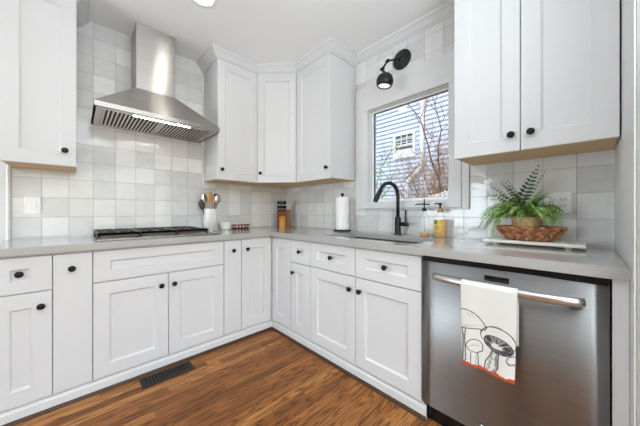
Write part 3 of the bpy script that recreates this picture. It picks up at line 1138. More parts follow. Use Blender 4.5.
# ------------------------------------------------------------------ PAPER TOWEL
px, py = -0.125, -1.067
r = thing('paper_towel_holder', 'black upright paper towel holder on the counter left of the sink', 'paper towel holder', (px, py, 0.914))
mb = MB().lathe([(0, 0), (0.081, 0), (0.083, 0.004), (0.081, 0.013), (0.02, 0.016), (0, 0.016)], (px, py, 0.9143), seg=32)
build('base', mb, 'black', r)
mb = MB().lathe([(0, 0.016), (0.006, 0.016), (0.006, 0.335), (0.013, 0.340), (0.016, 0.350), (0.013, 0.360), (0.0, 0.364)], (px, py, 0.9143), seg=16)
build('post', mb, 'black', r)
mb = MB().lathe([(0.019, 0), (0.060, 0), (0.061, 0.004), (0.061, 0.300), (0.060, 0.304), (0.019, 0.304), (0.019, 0)], (px, py, 0.9308), seg=36)
mb.tube([(px + 0.060 * math.cos(a), py + 0.060 * math.sin(a), 0.932) for a in (2.6, 2.7)], 0.0015, 6)
tag(build('paper_towel_roll', mb, 'paper', origin=(px, py, 0.93)), 'white paper towel roll on the black upright holder', 'paper towel')

# ------------------------------------------------------------------ UTENSIL CROCK, JAR, DISH
ux, uy = -1.000, -0.088
mb = MB()
o0 = [(0.056, 0.0), (0.052, 0.212), (0.050, 0.216), (0.047, 0.212), (0.050, 0.006)]
rings = []
for rr, z in o0:
    ring = []
    for k in range(24):
        a = 2 * PI * (k + 0.5) / 24
        m_ = 1.0 / max(abs(math.cos(a)), abs(math.sin(a))) ** 0.55
        sc = rr if z < 0.1 else rr
        tz = 1.18 - 0.28 * min(1, z / 0.2)
        ring.append(mb.bm.verts.new((ux + sc * tz * m_ * math.cos(a) * 1.05, uy + sc * tz * m_ * math.sin(a), 0.9145 + z)))
    rings.append(ring)
for a, b in zip(rings, rings[1:]):
    for k in range(24):
        f = mb.bm.faces.new((a[k], a[(k + 1) % 24], b[(k + 1) % 24], b[k]))
        f.smooth = True
mb.bm.faces.new(rings[0][::-1])
mb.bm.faces.new(rings[-1])
tag(build('utensil_crock', mb, 'ceramic', origin=(ux, uy, 0.914)), 'white tapered ceramic crock holding cooking utensils beside the cooktop', 'crock')


def spoon(name, label, dx, dy, lean, top, wid, mat, bowl=True, hole=False):
    r0 = Vector((ux + dx * 0.3, uy + dy * 0.3, 0.935))
    r1 = Vector((ux + dx + lean[0], uy + dy + lean[1], top - 0.10))
    r2 = Vector((ux + dx + lean[0] * 1.5, uy + dy + lean[1] * 1.5, top))
    mb = MB()
    mb.tube([r0, r0.lerp(r1, 0.5), r1], [0.0045, 0.0045, 0.005], 8)
    d = (r2 - r1)
    mb.tube([r1 + d * s for s in (0, 0.15, 0.35, 0.6, 0.85, 0.97, 1.0)], [0.35 * wid * q for q in (0.2, 0.6, 0.92, 1.0, 0.75, 0.4, 0.1)], 12, flat=3.6)
    return tag(build(name, mb, mat, origin=tuple(r0)), label, 'utensil', 'utensils in the white crock')


spoon('wooden_spoon', 'pale wooden spoon, the tallest utensil in the white crock', -0.012, -0.022, (0.0, -0.004), 1.300, 0.022, 'spoonwood')
spoon('wooden_spatula', 'light brown wooden spatula just right of the tallest spoon', 0.014, -0.012, (0.008, 0.0), 1.268, 0.023, 'spoonwood')
spoon('serving_spoon', 'steel serving spoon at the right of the white crock', 0.030, -0.014, (0.030, -0.004), 1.272, 0.026, 'steel_plain')
spoon('slotted_turner', 'dark steel turner behind the steel serving spoon in the crock', 0.032, 0.020, (0.028, 0.005), 1.285, 0.027, 'slot')
spoon('ladle', 'dark ladle leaning left out of the white crock', -0.030, 0.008, (-0.036, 0.0), 1.215, 0.022, 'slot')
spoon('cooking_spoon', 'dark steel utensil standing behind the tallest spoon in the crock', -0.024, 0.022, (-0.016, 0.006), 1.282, 0.024, 'steel_plain')

jx, jy = -0.835, -0.074
r = thing('small_jar', 'small cream ceramic jar between the utensil crock and the red dish', 'jar', (jx, jy, 0.914))
mb = MB().lathe([(0, 0), (0.052, 0), (0.057, 0.006), (0.060, 0.066), (0.057, 0.069), (0.054, 0.066), (0.050, 0.008), (0, 0.008)], (jx, jy, 0.9145), seg=28)
build('bowl', mb, 'cream', r)
mb = MB().lathe([(0, 0.0685), (0.061, 0.0685), (0.062, 0.073), (0.058, 0.078), (0, 0.082)], (jx, jy, 0.9145), seg=28)
build('lid', mb, 'cream', r)

qx, qy = -0.665, -0.080
r = thing('oval_dish', 'oval red-brown dish with white dots on the counter below the corner', 'dish', (qx, qy, 0.914))
mb = MB().lathe([(0, 0), (0.080, 0), (0.088, 0.004), (0.100, 0.046), (0.106, 0.050), (0.104, 0.053), (0.096, 0.050), (0.084, 0.008), (0, 0.008)], (qx, qy, 0.9145), seg=36, sy=0.62)
build('bowl', mb, 'red', r)
mb = MB().lathe([(0.098, 0.0503), (0.1075, 0.0503), (0.108, 0.0545), (0.098, 0.0545), (0.098, 0.0503)], (qx, qy, 0.9145), seg=36, sy=0.62)
build('rim', mb, 'cream', r, 'pale rim')
mb = MB()
for k in range(16):
    a = 2 * PI * k / 16
    mb.lathe([(0.011, 0.0), (0.009, 0.002), (0, 0.0028)], (qx + 0.0935 * math.cos(a), qy + 0.0935 * 0.62 * math.sin(a), 0.9145 + 0.028), (math.cos(a), math.sin(a) / 0.62, -0.2), 10)
build('dots', mb, 'cream', r, 'row of white dots')

# ------------------------------------------------------------------ KNIFE BLOCK (faces the room diagonally)
KB = Matrix.Translation((-0.175, -0.165, 0.9145)) @ Matrix.Rotation(math.radians(-40), 4, 'Z')   # local -y faces the room


def blk(parent, name, mat, x0, x1, prof, label=None):
    mb = MB()
    mb.prism([KB @ Vector((x0, y, z)) for y, z in prof], KB.to_3x3() @ Vector((x1 - x0, 0, 0)))
    return build(name, mb, mat, parent, label)


r = thing('knife_block', 'brown wooden knife block full of black knives in the counter corner', 'knife block', tuple(KB.translation))
blk(r, 'block', 'blockwood', -0.062, 0.044, [(-0.035, 0.0), (0.06, 0.0), (0.085, 0.20), (0.005, 0.235), (-0.035, 0.18)])
blk(r, 'front_step', 'blocklight', -0.034, 0.036, [(-0.075, 0.0), (-0.0352, 0.0), (-0.0352, 0.135), (-0.075, 0.11)], 'lighter honey-coloured front step')
r2 = thing('wooden_block', 'warm brown wooden block just right of the knife block', 'wooden block', tuple(KB @ Vector((0.07, 0.03, 0))))
mb = MB()
mb.prism([KB @ Vector((0.0462, y, z)) for y, z in [(-0.01, 0.0), (0.06, 0.0), (0.07, 0.205), (0.01, 0.205)]], KB.to_3x3() @ Vector((0.048, 0, 0)))
build('block', mb, 'blockmid', r2)
kd = Vector((0, -0.42, 0.9)).normalized()
names = ['leftmost', 'second from left', 'middle', 'second from right', 'rightmost']
for rowi in range(2):
    for k in range(5 if rowi == 0 else 1):
        if rowi == 0:
            lx, ly, lz = -0.050 + k * 0.0215, -0.012, 0.214
            nm = 'knife'
            lab = 'black-handled knife, %s of the front row in the knife block' % names[k]
            kr = thing(nm, lab, 'knife', tuple(KB @ Vector((lx, ly, lz))), 'knives in the block')
            Ln = 0.105
        else:
            lx, ly, lz = 0.026, 0.03, 0.2275
            kr = thing('honing_steel', 'black-handled tool standing behind the front row of knives', 'knife', tuple(KB @ Vector((lx, ly, lz))), 'knives in the block')
            Ln = 0.09
        p0 = KB @ Vector((lx, ly, lz))
        dd = (KB.to_3x3() @ kd)
        mb = MB().tube([p0 + dd * s for s in (0.012, 0.02, 0.05, Ln - 0.008, Ln)], [0.0092, 0.0103, 0.010, 0.0104, 0.007], 8)
        build('handle', mb, 'blackgloss', kr)
        build('bolster', MB().tube([p0 + dd * s for s in (-0.004, 0.012)], 0.0075, 8), 'steel_plain', kr, 'steel bolster')
        build('collar', MB().tube([p0 + dd * 0.046, p0 + dd * 0.066], 0.0106, 8), 'steel_plain', kr, 'steel collar')
        build('end_cap', MB().tube([p0 + dd * (Ln + 0.0002), p0 + dd * (Ln + 0.006)], 0.007, 8), 'steel_plain', kr, 'steel end cap')

# ------------------------------------------------------------------ MARBLE BOARD, BASKET, FERN
bx0, bx1, by0, by1 = -0.235, -0.055, -2.676, -2.255
r = thing('serving_board', 'long white marble board on short feet under the fern basket', 'board', ((bx0 + bx1) / 2, (by0 + by1) / 2, 0.914))
mb = MB().box(bx0, bx1, by0, by1, 0.9250, 0.9415, 0.005, seg=3)
build('slab', mb, 'marble', r)
for y in (by0 + 0.06, by1 - 0.06):
    for x in (bx0 + 0.03, bx1 - 0.03):
        mb = MB().lathe([(0, 0), (0.013, 0), (0.015, 0.003), (0.015, 0.0103), (0, 0.0103)], (x, y, 0.9145), seg=14)
        build('foot', mb, 'marble', r)

kx, ky, kz = -0.145, -2.454, 0.9418
r = thing('wicker_basket', 'shallow oval brown wicker basket on the marble board', 'basket', (kx, ky, kz))
AX, AY = 0.082, 0.145
def bask(s):            # radius factor over height 0..1
    return 0.50 + 0.50 * (s ** 0.7)
BH = 0.070
mb = MB()
prof = [(0.0, 0.004), (0.49, 0.004), (0.62, 0.015), (0.80, 0.04), (0.94, BH - 0.006), (0.91, BH - 0.006), (0.76, 0.04), (0.58, 0.016), (0, 0.010)]
mb.lathe(prof, (kx, ky, kz), seg=40, sx=AX, sy=AY)
build('lining', mb, 'wickerdark', r, 'dark inner wall of the basket')
random.seed(5)
mb = MB()
rows = 4
for rw in range(rows):
    s0 = (rw + 0.1) / rows
    nst = 30
    for k in range(nst):
        a0 = 2 * PI * (k + 0.5 * (rw % 2)) / nst
        da = 2 * PI / nst * 1.25
        pts, rad_ = [], []
        for q in range(6):
            u = q / 5
            a = a0 + (u - 0.5) * da
            dirn = 1 if rw % 2 == 0 else -1
            zz = kz + 0.006 + BH * min(1.0, max(0.0, s0 + dirn * (u - 0.5) * 0.30 + 0.08))
            f = bask(min(1, (zz - kz) / BH)) + 0.012 + 0.03 * math.sin(PI * u)
            pts.append((kx + AX * f * math.cos(a), ky + AY * f * math.sin(a), zz))
            rad_.append(0.0030 + 0.0062 * math.sin(PI * (0.15 + 0.7 * u)))
        mb.use('wicker' if k % 2 else 'wickerbrown').tube(pts, rad_, 6)
# twisted rim
for ph in (0, PI):
    pts = []
    for k in range(145):
        a = 2 * PI * k / 144
        t_ = a * 22 + ph
        f = 1.0
        pts.append((kx + (AX * f + 0.005 * math.cos(t_)) * math.cos(a), ky + (AY * f + 0.005 * math.cos(t_)) * math.sin(a), kz + BH + 0.005 * math.sin(t_)))
    mb.use('wicker' if ph else 'wickerbrown').tube(pts, 0.0055, 6)
build('weave', mb, None, r, 'braided brown wicker')

r = thing('potted_fern', 'leafy green fern in a tan woven pot sitting in the wicker basket', 'plant', (kx, ky + 0.005, kz))
fx, fyy, fz = kx, ky + 0.008, kz + 0.0105
mb = MB()
mb.lathe([(0, 0), (0.050, 0), (0.054, 0.006), (0.064, 0.118), (0.061, 0.120), (0.058, 0.112), (0.0, 0.112)], (fx, fyy, fz), seg=28)
for q in range(9):
    z = fz + 0.012 + q * 0.0125
    rr = 0.0545 + 0.0098 * (z - fz) / 0.118
    mb.tube([(fx + rr * math.cos(2 * PI * k / 40), fyy + rr * math.sin(2 * PI * k / 40), z + 0.0015 * math.sin(k * PI)) for k in range(41)], [0.0042 + 0.0016 * ((k + q) % 2) for k in range(41)], 6, cap=False)
build('pot', mb, 'potbasket', r, 'tan woven pot')
mb = MB().lathe([(0, 0.1125), (0.057, 0.1125), (0.04, 0.120), (0, 0.124)], (fx, fyy, fz), seg=20)
build('soil', mb, 'soil', r)


def frond(az, el, L, droop, lw, mat, npair=16, sparse=1.0, round_=False, wob=0.0, label=None, wide=0.2, dy=0.0, face=False):
    base = Vector((fx, fyy, fz + 0.118)) + Vector((math.cos(az), math.sin(az), 0)) * 0.022 + Vector((0, dy, 0))
    p = base.copy()
    d = Vector((math.cos(az) * math.cos(el), math.sin(az) * math.cos(el), math.sin(el)))
    pts = [p.copy()]
    N = 22
    side = Vector((-math.sin(az), math.cos(az), 0))
    roll = random.choice((-1, 1)) * random.uniform(0.2, 1.1)
    for i in range(N):
        d = (d + Vector((0, 0, -droop / N)) + side * wob / N).normalized()
        p = p + d * (L / N)
        # stay clear of the tiled wall and the basket weave
        if p.x > -0.012:
            p.x = -0.012
        pts.append(p.copy())
    mb = MB()
    mb.tube(pts, [0.0016 * (1 - 0.7 * i / N) for i in range(N + 1)], 5)
    for j in range(npair):
        t = 0.12 + 0.88 * (j + 0.5) / npair
        fi = t * N
        i0 = min(N - 1, int(fi))
        c = pts[i0].lerp(pts[i0 + 1], fi - i0)
        dd = (pts[i0 + 1] - pts[i0]).normalized()
        sd_ = dd.cross(Vector((0, 0, 1)))
        if sd_.length < 0.1:
            sd_ = side.copy()
        sd_.normalize()
        up = sd_.cross(dd).normalized()
        rl = roll + random.uniform(-0.25, 0.25)
        sd_ = (sd_ * math.cos(rl) + up * math.sin(rl)).normalized()
        if face:
            sd_ = dd.cross(Vector((1, 0.25, 0))).normalized()
        up = sd_.cross(dd).normalized()
        prof_ = (0.45 + 0.55 * min(1, t * 3.0)) * (1 - max(0, (t - 0.35) / 0.65) ** 1.5 * 0.82)
        l = lw * prof_ * random.uniform(0.85, 1.1)
        for s in (-1, 1):
            if random.random() > sparse:
                continue
            tip = (sd_ * s + dd * 0.32 + up * random.uniform(-0.30, 0.12)).normalized()
            wdir = dd
            wd = l * (0.38 if round_ else wide) + 0.0009
            a0 = c + tip * (l * (0.25 if round_ else 0.03))
            q = []
            for (u, wv) in ((0, 0.35), (0.3, 1.0), (0.65, 0.85), (1.0, 0.0), (0.65, -0.85), (0.3, -1.0), (0, -0.35)):
                q.append(a0 + tip * l * u + wdir * wd * wv + up * (-0.18 * l * u * u + (-0.05 * l if abs(wv) > 0.5 else 0)))
            for v in q:
                v.x = min(v.x, -0.004)
            vs = [mb.bm.verts.new(v) for v in q]
            mid0 = mb.bm.verts.new(a0 + tip * l * 0.33)
            mb.bm.faces.new((vs[0], vs[1], mid0, vs[6])) if False else None
            mb.bm.verts.remove(mid0)
            mb.bm.faces.new((vs[0], vs[1], vs[2], vs[3]))
            mb.bm.faces.new((vs[0], vs[3], vs[4], vs[5], vs[6]))
    return build('frond', mb, mat, r, label, fix=False)


random.seed(11)
# az is measured from +x (towards the wall); the room side is around pi
MIX = ('fern', 'fernlight', 'fernmid')
for k in range(34):
    az = 2 * PI * k / 34 + random.uniform(-0.12, 0.12)
    L = random.uniform(0.16, 0.22) * (0.72 if math.cos(az) > 0.2 else 1.0) * (0.82 if math.sin(az) < -0.3 else 1.0)
    frond(az, random.uniform(0.95, 1.4), L, random.uniform(2.5, 3.5), random.uniform(0.019, 0.025), MIX[k % 3], 13, wide=0.34)
for k in range(34):
    az = random.uniform(PI * 0.4, PI * 1.6)
    frond(az, random.uniform(1.1, 1.5), random.uniform(0.12, 0.19), random.uniform(1.8, 3.2), random.uniform(0.017, 0.023), MIX[(k + 1) % 3], 11, wide=0.36)
# trailing sprays of small round leaflets, mostly to the left
for k in range(16):
    az = PI * 0.5 + random.uniform(-0.2, 0.9)
    frond(az, random.uniform(0.75, 1.2), random.uniform(0.21, 0.28), random.uniform(2.3, 3.3), 0.016, MIX[k % 3], 17, 0.9, True)
for k in range(8):
    az = -PI * 0.5 - random.uniform(-0.2, 0.9)
    frond(az, random.uniform(0.85, 1.2), random.uniform(0.15, 0.18), random.uniform(2.5, 3.2), 0.016, MIX[k % 2 + 1], 13, 0.9, True)
# dark maidenhair sprigs
for k in range(7):
    az = PI * 0.5 + random.uniform(-0.1, 0.8)
    frond(az, random.uniform(1.15, 1.4), random.uniform(0.20, 0.25), random.uniform(1.2, 1.9), 0.017, 'ferndark', 11, 0.8, True)
for k in range(4):
    az = -PI * 0.5 - random.uniform(0.0, 0.6)
    frond(az, random.uniform(1.0, 1.25), random.uniform(0.14, 0.17), random.uniform(2.0, 2.5), 0.015, 'ferndark', 10, 0.85, True)
frond(-PI * 0.53, 1.16, 0.31, -0.03, 0.034, 'ferndark', 13, 1.0, False, 0.0, 'tall dark upright frond', wide=0.22, dy=0.088, face=True)
frond(-PI * 0.55, 1.06, 0.28, 0.0, 0.012, 'ferndark', 13, 0.9, True, 0.0, dy=0.075, face=True)

# ------------------------------------------------------------------ SWITCH AND OUTLET
r = thing('light_switch', 'white light switch plate on the tile under the left upper cabinet', 'switch', (-2.179, 0, 1.144))
mb = MB().box(-2.217, -2.141, -0.007, -0.0005, 1.084, 1.204, 0.003)
build('plate', mb, 'plastic', r)
mb = MB().box(-2.197, -2.161, -0.0085, -0.0072, 1.112, 1.178, 0.0006)
mb.box(-2.194, -2.180, -0.0105, -0.0086, 1.115, 1.175, 0.0006)
mb.box(-2.178, -2.164, -0.0105, -0.0086, 1.115, 1.175, 0.0006)
build('rocker', mb, 'plastic', r)

r = thing('wall_outlet', 'white double electrical outlet on the tile behind the fern', 'outlet', (0, -2.565, 1.15))
mb = MB().box(-0.007, -0.0005, -2.623, -2.507, 1.092, 1.208, 0.003)
build('plate', mb, 'plastic', r)
for yc in (-2.588, -2.542):
    mb = MB().use('plastic').box(-0.0095, -0.0072, yc - 0.0175, yc + 0.0175, 1.116, 1.184, 0.001)
    mb.use('slot')
    for zc2 in (1.133, 1.167):
        mb.box(-0.0101, -0.0094, yc - 0.008, yc - 0.0055, zc2 - 0.006, zc2 + 0.007)
        mb.box(-0.0101, -0.0094, yc + 0.0055, yc + 0.008, zc2 - 0.006, zc2 + 0.007)
        mb.box(-0.0101, -0.0094, yc - 0.002, yc + 0.002, zc2 - 0.013, zc2 - 0.009)
    build('receptacle', mb, None, r)

# ------------------------------------------------------------------ WALL SCONCE
r = thing('wall_sconce', 'black swing-arm wall sconce with a ball shade above the window', 'wall lamp', (0, -1.616, 2.365))
mb = MB().lathe([(0, 0), (0.080, 0), (0.081, 0.006), (0.077, 0.012), (0.05, 0.016), (0.022, 0.020), (0.018, 0.030), (0, 0.031)], (-0.0005, -1.616, 2.365), (-1, 0, 0), 32)
build('backplate', mb, 'black', r)
j1 = Vector((-0.135, -1.562, 2.322))
j2 = Vector((-0.185, -1.545, 2.245))
bc = Vector((-0.200, -1.577, 2.128))
mb = MB().tube([(-0.025, -1.616, 2.365), (-0.06, -1.60, 2.352), j1], 0.0075, 10)
build('arm', mb, 'black', r)
mb = MB()
for j in (j1, j2):
    mb.lathe([(0, -0.016), (0.012, -0.016), (0.014, -0.008), (0.014, 0.008), (0.012, 0.016), (0, 0.016)], j, (0.3, 1, 0), 14)
build('joint', mb, 'black', r)
mb = MB().tube([j1, j2], 0.0075, 10)
mb.tube([j2, j2.lerp(bc + Vector((0, 0, 0.06)), 0.6), bc + Vector((0, 0, 0.060))], [0.0075, 0.010, 0.016], 10)
build('lower_arm', mb, 'black', r)
mb = MB()
RS = 0.067
pr = []
for i in range(14):
    a = PI / 2 - i * (PI / 2 + 0.62) / 13
    pr.append((max(0.0, RS * math.cos(a)), RS * math.sin(a)))
pr += [(x - 0.0025 if x > 0.003 else 0, z) for x, z in [(RS * 0.93 * math.cos(-0.62), RS * math.sin(-0.62))]]
for i in range(10):
    a = -0.6 + i * (PI / 2 + 0.6) / 9
    pr.append((max(0.0, (RS - 0.003) * math.cos(a)), (RS - 0.003) * math.sin(a)))
pr[-1] = (0.0, RS - 0.003)
mb.lathe(pr, bc, (0.06, -0.10, 1), 28)
build('shade', mb, 'black', r, 'black ball shade open at the bottom')
mb = MB().lathe([(0, 0.03), (0.02, 0.026), (0.044, 0.0), (0.050, -0.026), (0.046, -0.033), (0, -0.040)], bc, (0.06, -0.10, 1), 20)
build('bulb', mb, 'bulb', r, 'glowing white bulb')

# ------------------------------------------------------------------ RECESSED LIGHT
lx, ly = -1.325, -0.842
r = thing('recessed_light', 'round recessed ceiling light above the cooktop at the top edge', 'ceiling light', (lx, ly, CEIL))
mb = MB().lathe([(0.062, -0.0005), (0.088, -0.0005), (0.086, -0.005), (0.066, -0.008), (0.062, -0.0005)], (lx, ly, CEIL), seg=32)
build('trim_ring', mb, 'plastic', r)
mb = MB().lathe([(0, -0.004), (0.0625, -0.004), (0.0625, -0.0008), (0, -0.0008)], (lx, ly, CEIL), seg=32)
build('diffuser', mb, 'glow', r, 'glowing white diffuser')

# ------------------------------------------------------------------ FLOOR VENT
r = thing('floor_vent', 'dark slotted floor vent in the wood floor before the cooktop cabinet', 'vent', (-1.51, -0.716, 0))
vx0, vx1, vy0, vy1 = -1.665, -1.358, -0.776, -0.660
mb = MB().box(vx0 + 0.006, vx1 - 0.006, vy0 + 0.006, vy1 - 0.006, 0.0004, 0.0012)
build('duct', mb, 'ventdark', r)
mb = MB()
mb.box(vx0, vx1, vy0, vy0 + 0.016, 0.0003, 0.005, 0.001)
mb.box(vx0, vx1, vy1 - 0.016, vy1, 0.0003, 0.005, 0.001)
mb.box(vx0, vx0 + 0.016, vy0 + 0.016, vy1 - 0.016, 0.0003, 0.005, 0.001)
mb.box(vx1 - 0.016, vx1, vy0 + 0.016, vy1 - 0.016, 0.0003, 0.005, 0.001)
build('frame', mb, 'vent', r)
mb = MB()
for i in range(15):
    x = vx0 + 0.016 + (vx1 - vx0 - 0.032) * (i + 0.5) / 15
    mb.box(x - 0.0048, x + 0.0048, vy0 + 0.016, vy1 - 0.016, 0.0015, 0.0046)
build('louver', mb, 'vent', r)

# ------------------------------------------------------------------ DISH TOWEL with printed mushrooms
TX, TY0, TW = -0.716, -2.286, 0.203       # front plane, left edge, width (towards -y)
ZTOP, ZBOT = 0.795, 0.428
NS, NTt = 150, 270


def st_from_px(px_, py_):
    s, t = 0.5, 0.5
    for _ in range(8):
        t = (py_ - (20 + 28 * s)) / (230 + 27 * s)
        s = (px_ - 143 - 7 * t) / (159 - 21 * t)
    return s, t


lines = []      # (list of (s,t), half width m, darkness)


def stroke(pts, wdt=0.0009, dark=0.75, closed=False, jit=0.0):
    q = []
    for (a, b) in pts:
        q.append(st_from_px(a + random.uniform(-jit, jit), b + random.uniform(-jit, jit)))
    if closed:
        q.append(q[0])
    lines.append((q, wdt * 1.5, min(1.0, dark * 1.2)))


def ell(cx, cy, rx, ry, rot=0, a0=0, a1=2 * PI, n=26):
    o = []
    for i in range(n + 1):
        a = a0 + (a1 - a0) * i / n
        x, y = rx * math.cos(a), ry * math.sin(a)
        o.append((cx + x * math.cos(rot) - y * math.sin(rot), cy + x * math.sin(rot) + y * math.cos(rot)))
    return o


random.seed(3)
# large cap at the left, its stem
stroke([(143, 99), (160, 101), (180, 110), (198, 124), (212, 142), (220, 153), (215, 161), (196, 157), (170, 155), (143, 150)], 0.0011, 0.8)
stroke([(150, 154), (153, 180), (152, 215), (151, 240), (157, 245), (162, 238), (160, 210), (158, 180), (160, 156)], 0.0011, 0.8)
for i in range(10):
    stroke([(150 + i * 6.5, 150 - i * 0.2), (151 + i * 6.3, 144 + i * 0.4)], 0.0006, 0.5)
for i in range(7):
    stroke([(166 + i * 3, 112 + (i % 3) * 4), (171 + i * 3, 118 + (i % 3) * 4)], 0.0006, 0.45)
for i in range(16):
    yy = 165 + i * 4.6
    stroke([(153, yy), (156, yy + 5)], 0.0008, 0.6)
# small mushroom
stroke(ell(185, 206, 24, 20, 0.25, PI * 0.95, PI * 2.05) + [(208, 219), (190, 224), (170, 214)], 0.0010, 0.75, True)
stroke([(176, 222), (175, 245), (178, 262), (188, 267), (196, 260), (196, 240), (195, 224)], 0.0010, 0.75)
for i in range(10):
    stroke([(166 + i * 3.5, 198 - abs(5 - i) * -1.5), (168 + i * 3.5, 204)], 0.0005, 0.4)
    stroke([(193 - (i % 3) * 2, 228 + i * 3.4), (191 - (i % 3) * 2, 232 + i * 3.4)], 0.0006, 0.5)
# large open mushroom at the right
stroke(ell(249, 188, 50, 33, 0.55, PI * 0.93, PI * 2.0), 0.0011, 0.8)
stroke([(204, 160), (203, 172), (208, 184)], 0.0010, 0.7)
gc = (250, 200)
stroke(ell(250, 201, 42, 19, 0.52), 0.0011, 0.85)
for i in range(84):
    a = 2 * PI * i / 84 + random.uniform(-0.04, 0.04)
    e_ = ell(250, 201, 41, 18, 0.52, a, a, 1)[0]
    i_ = ell(243, 203, 13, 6, 0.52, a, a, 1)[0]
    k_ = random.uniform(0.55, 1.0)
    m_ = (e_[0] + (i_[0] - e_[0]) * k_, e_[1] + (i_[1] - e_[1]) * k_)
    stroke([e_, m_], 0.0009, random.uniform(0.5, 0.9))
stroke([(236, 208), (228, 228), (215, 246), (212, 266), (222, 279), (238, 278), (248, 262), (249, 240), (252, 212)], 0.0011, 0.8)
for i in range(26):
    u = i / 25
    xx = 234 - 18 * u + random.uniform(-2, 2)
    yy = 214 + 58 * u
    stroke([(xx, yy), (xx + random.uniform(3, 7), yy + 3)], 0.0007, 0.6)
    xx = 249 - 3 * u - (8 * max(0, u - 0.75) / 0.25) + random.uniform(-2, 1)
    stroke([(xx, yy), (xx - random.uniform(3, 8), yy + 4)], 0.0007, 0.6)
# cropped cap at the right edge
stroke(ell(287, 243, 17, 13, 0.3, PI * 0.6, PI * 1.75), 0.0010, 0.75)
stroke([(271, 246), (280, 252), (290, 252)], 0.0010, 0.7)

HT = ZTOP - ZBOT
import array
dark = [[0.0] * (NS + 1) for _ in range(NTt + 1)]
ds, dt = TW / NS, HT / NTt
for q, wd, dk in lines:
    for (s0, t0), (s1, t1) in zip(q, q[1:]):
        ax, ay, bx_, by_ = s0 * TW, t0 * HT, s1 * TW, t1 * HT
        pad = wd + 0.0014
        i0 = max(0, int((min(ax, bx_) - pad) / ds)); i1 = min(NS, int((max(ax, bx_) + pad) / ds) + 1)
        k0 = max(0, int((min(ay, by_) - pad) / dt)); k1 = min(NTt, int((max(ay, by_) + pad) / dt) + 1)
        vx, vy = bx_ - ax, by_ - ay
        L2 = vx * vx + vy * vy + 1e-12
        for kk in range(k0, k1 + 1):
            for ii in range(i0, i1 + 1):
                px_, py_ = ii * ds, kk * dt
                u = max(0.0, min(1.0, ((px_ - ax) * vx + (py_ - ay) * vy) / L2))
                d_ = math.hypot(px_ - ax - u * vx, py_ - ay - u * vy)
                c_ = dk * max(0.0, min(1.0, (wd + 0.0009 - d_) / 0.0009))
                if c_ > dark[kk][ii]:
                    dark[kk][ii] = c_
bm = bmesh.new()
lay = bm.verts.layers.float_color.new('print')
ROWS = []
WHITE = srgb(220, 218, 211)
INK = srgb(40, 41, 45)
ORANGE = srgb(206, 82, 34)


def handle_x(y):
    e = 2 * (y + 2.146) / (-2.668 + 2.146) - 1
    return -0.652 - 0.046 * (1 - abs(e) ** 4.0)


def towel_vert(x, y, z, c):
    v = bm.verts.new((x, y, z))
    v[lay] = c
    return v


def lerp4(a, b, t):
    return tuple(a[i] + (b[i] - a[i]) * t for i in range(3)) + (1.0,)


# back flap, over the bar, front
RB = 0.0182
for kk in range(24):
    z = 0.56 + (0.776 - 0.56) * kk / 23
    row = []
    for ii in range(NS + 1):
        s = ii / NS
        y = TY0 - TW * s
        row.append(towel_vert(handle_x(y) + RB - 0.0025 * (1 - kk / 23), y, z, WHITE))
    ROWS.append(row)
for kk in range(1, 9):
    a = PI * kk / 9
    row = []
    for ii in range(NS + 1):
        y = TY0 - TW * ii / NS
        row.append(towel_vert(handle_x(y) + RB * math.cos(a), y, 0.776 + RB * math.sin(a), WHITE))
    ROWS.append(row)
for kk in range(NTt + 1):
    t = kk / NTt
    z = 0.776 - (0.776 - ZBOT) * t
    row = []
    for ii in range(NS + 1):
        s = ii / NS
        y = TY0 - TW * s + 0.010 * t * (s - 0.5) * 2 * 0.8
        rip = 0.0035 * t * math.sin(s * 9.0 + 0.6) + 0.004 * t * math.cos(s * 4.2)
        tt = (ZTOP - z) / HT
        kd = min(NTt, max(0, int(tt * NTt)))
        c = lerp4(WHITE, INK, dark[kd][ii])
        edge = 0.962 - 0.008 * math.sin(s * 21) - 0.004 * math.sin(s * 57)
        if t > edge:
            c = lerp4(ORANGE, srgb(170, 58, 22), 0.5 + 0.5 * math.sin(s * 160 + t * 60))
        row.append(towel_vert(handle_x(y) - RB - rip - 0.002 * t, y, z + 0.004 * t * math.sin(s * 6) - 0.004 * t * s, c))
    ROWS.append(row)
for a, b in zip(ROWS, ROWS[1:]):
    for i in range(NS):
        f = bm.faces.new((a[i], a[i + 1], b[i + 1], b[i]))
        f.smooth = True
bmesh.ops.recalc_face_normals(bm, faces=bm.faces[:])
mb = MB()
mb.bm.free()
mb.bm = bm
o = build('dish_towel', mb, 'towel', origin=(-0.70, -2.39, 0.776), fix=False)
tag(o, 'white dish towel printed with mushrooms, orange hem, hanging on the dishwasher handle', 'towel')
sm = o.modifiers.new('thickness', 'SOLIDIFY')
sm.thickness = 0.0016
sm.offset = 0

# ------------------------------------------------------------------ OUTSIDE
mb = MB().box(0.14, 14, -14, 14, -0.75, -0.65)
struct('ground', mb, 'grass')
HX = 5.5
r = thing('neighbor_house', 'pale blue house with lap siding seen through the kitchen window', 'house', (HX, 0, -0.65))
mb = MB()
z = -0.65
prof = []
zz = z
EXP = 0.135
pr = [(0.10, z)]
while zz < 7.6:
    pr.append((-0.036, zz))
    pr.append((-0.004, zz + EXP))
    zz += EXP
pr.append((0.10, zz))
mb.prism([(HX + a, -6.0, b) for a, b in pr], (0, 13.0, 0))
build('siding_wall', mb, 'siding', r)
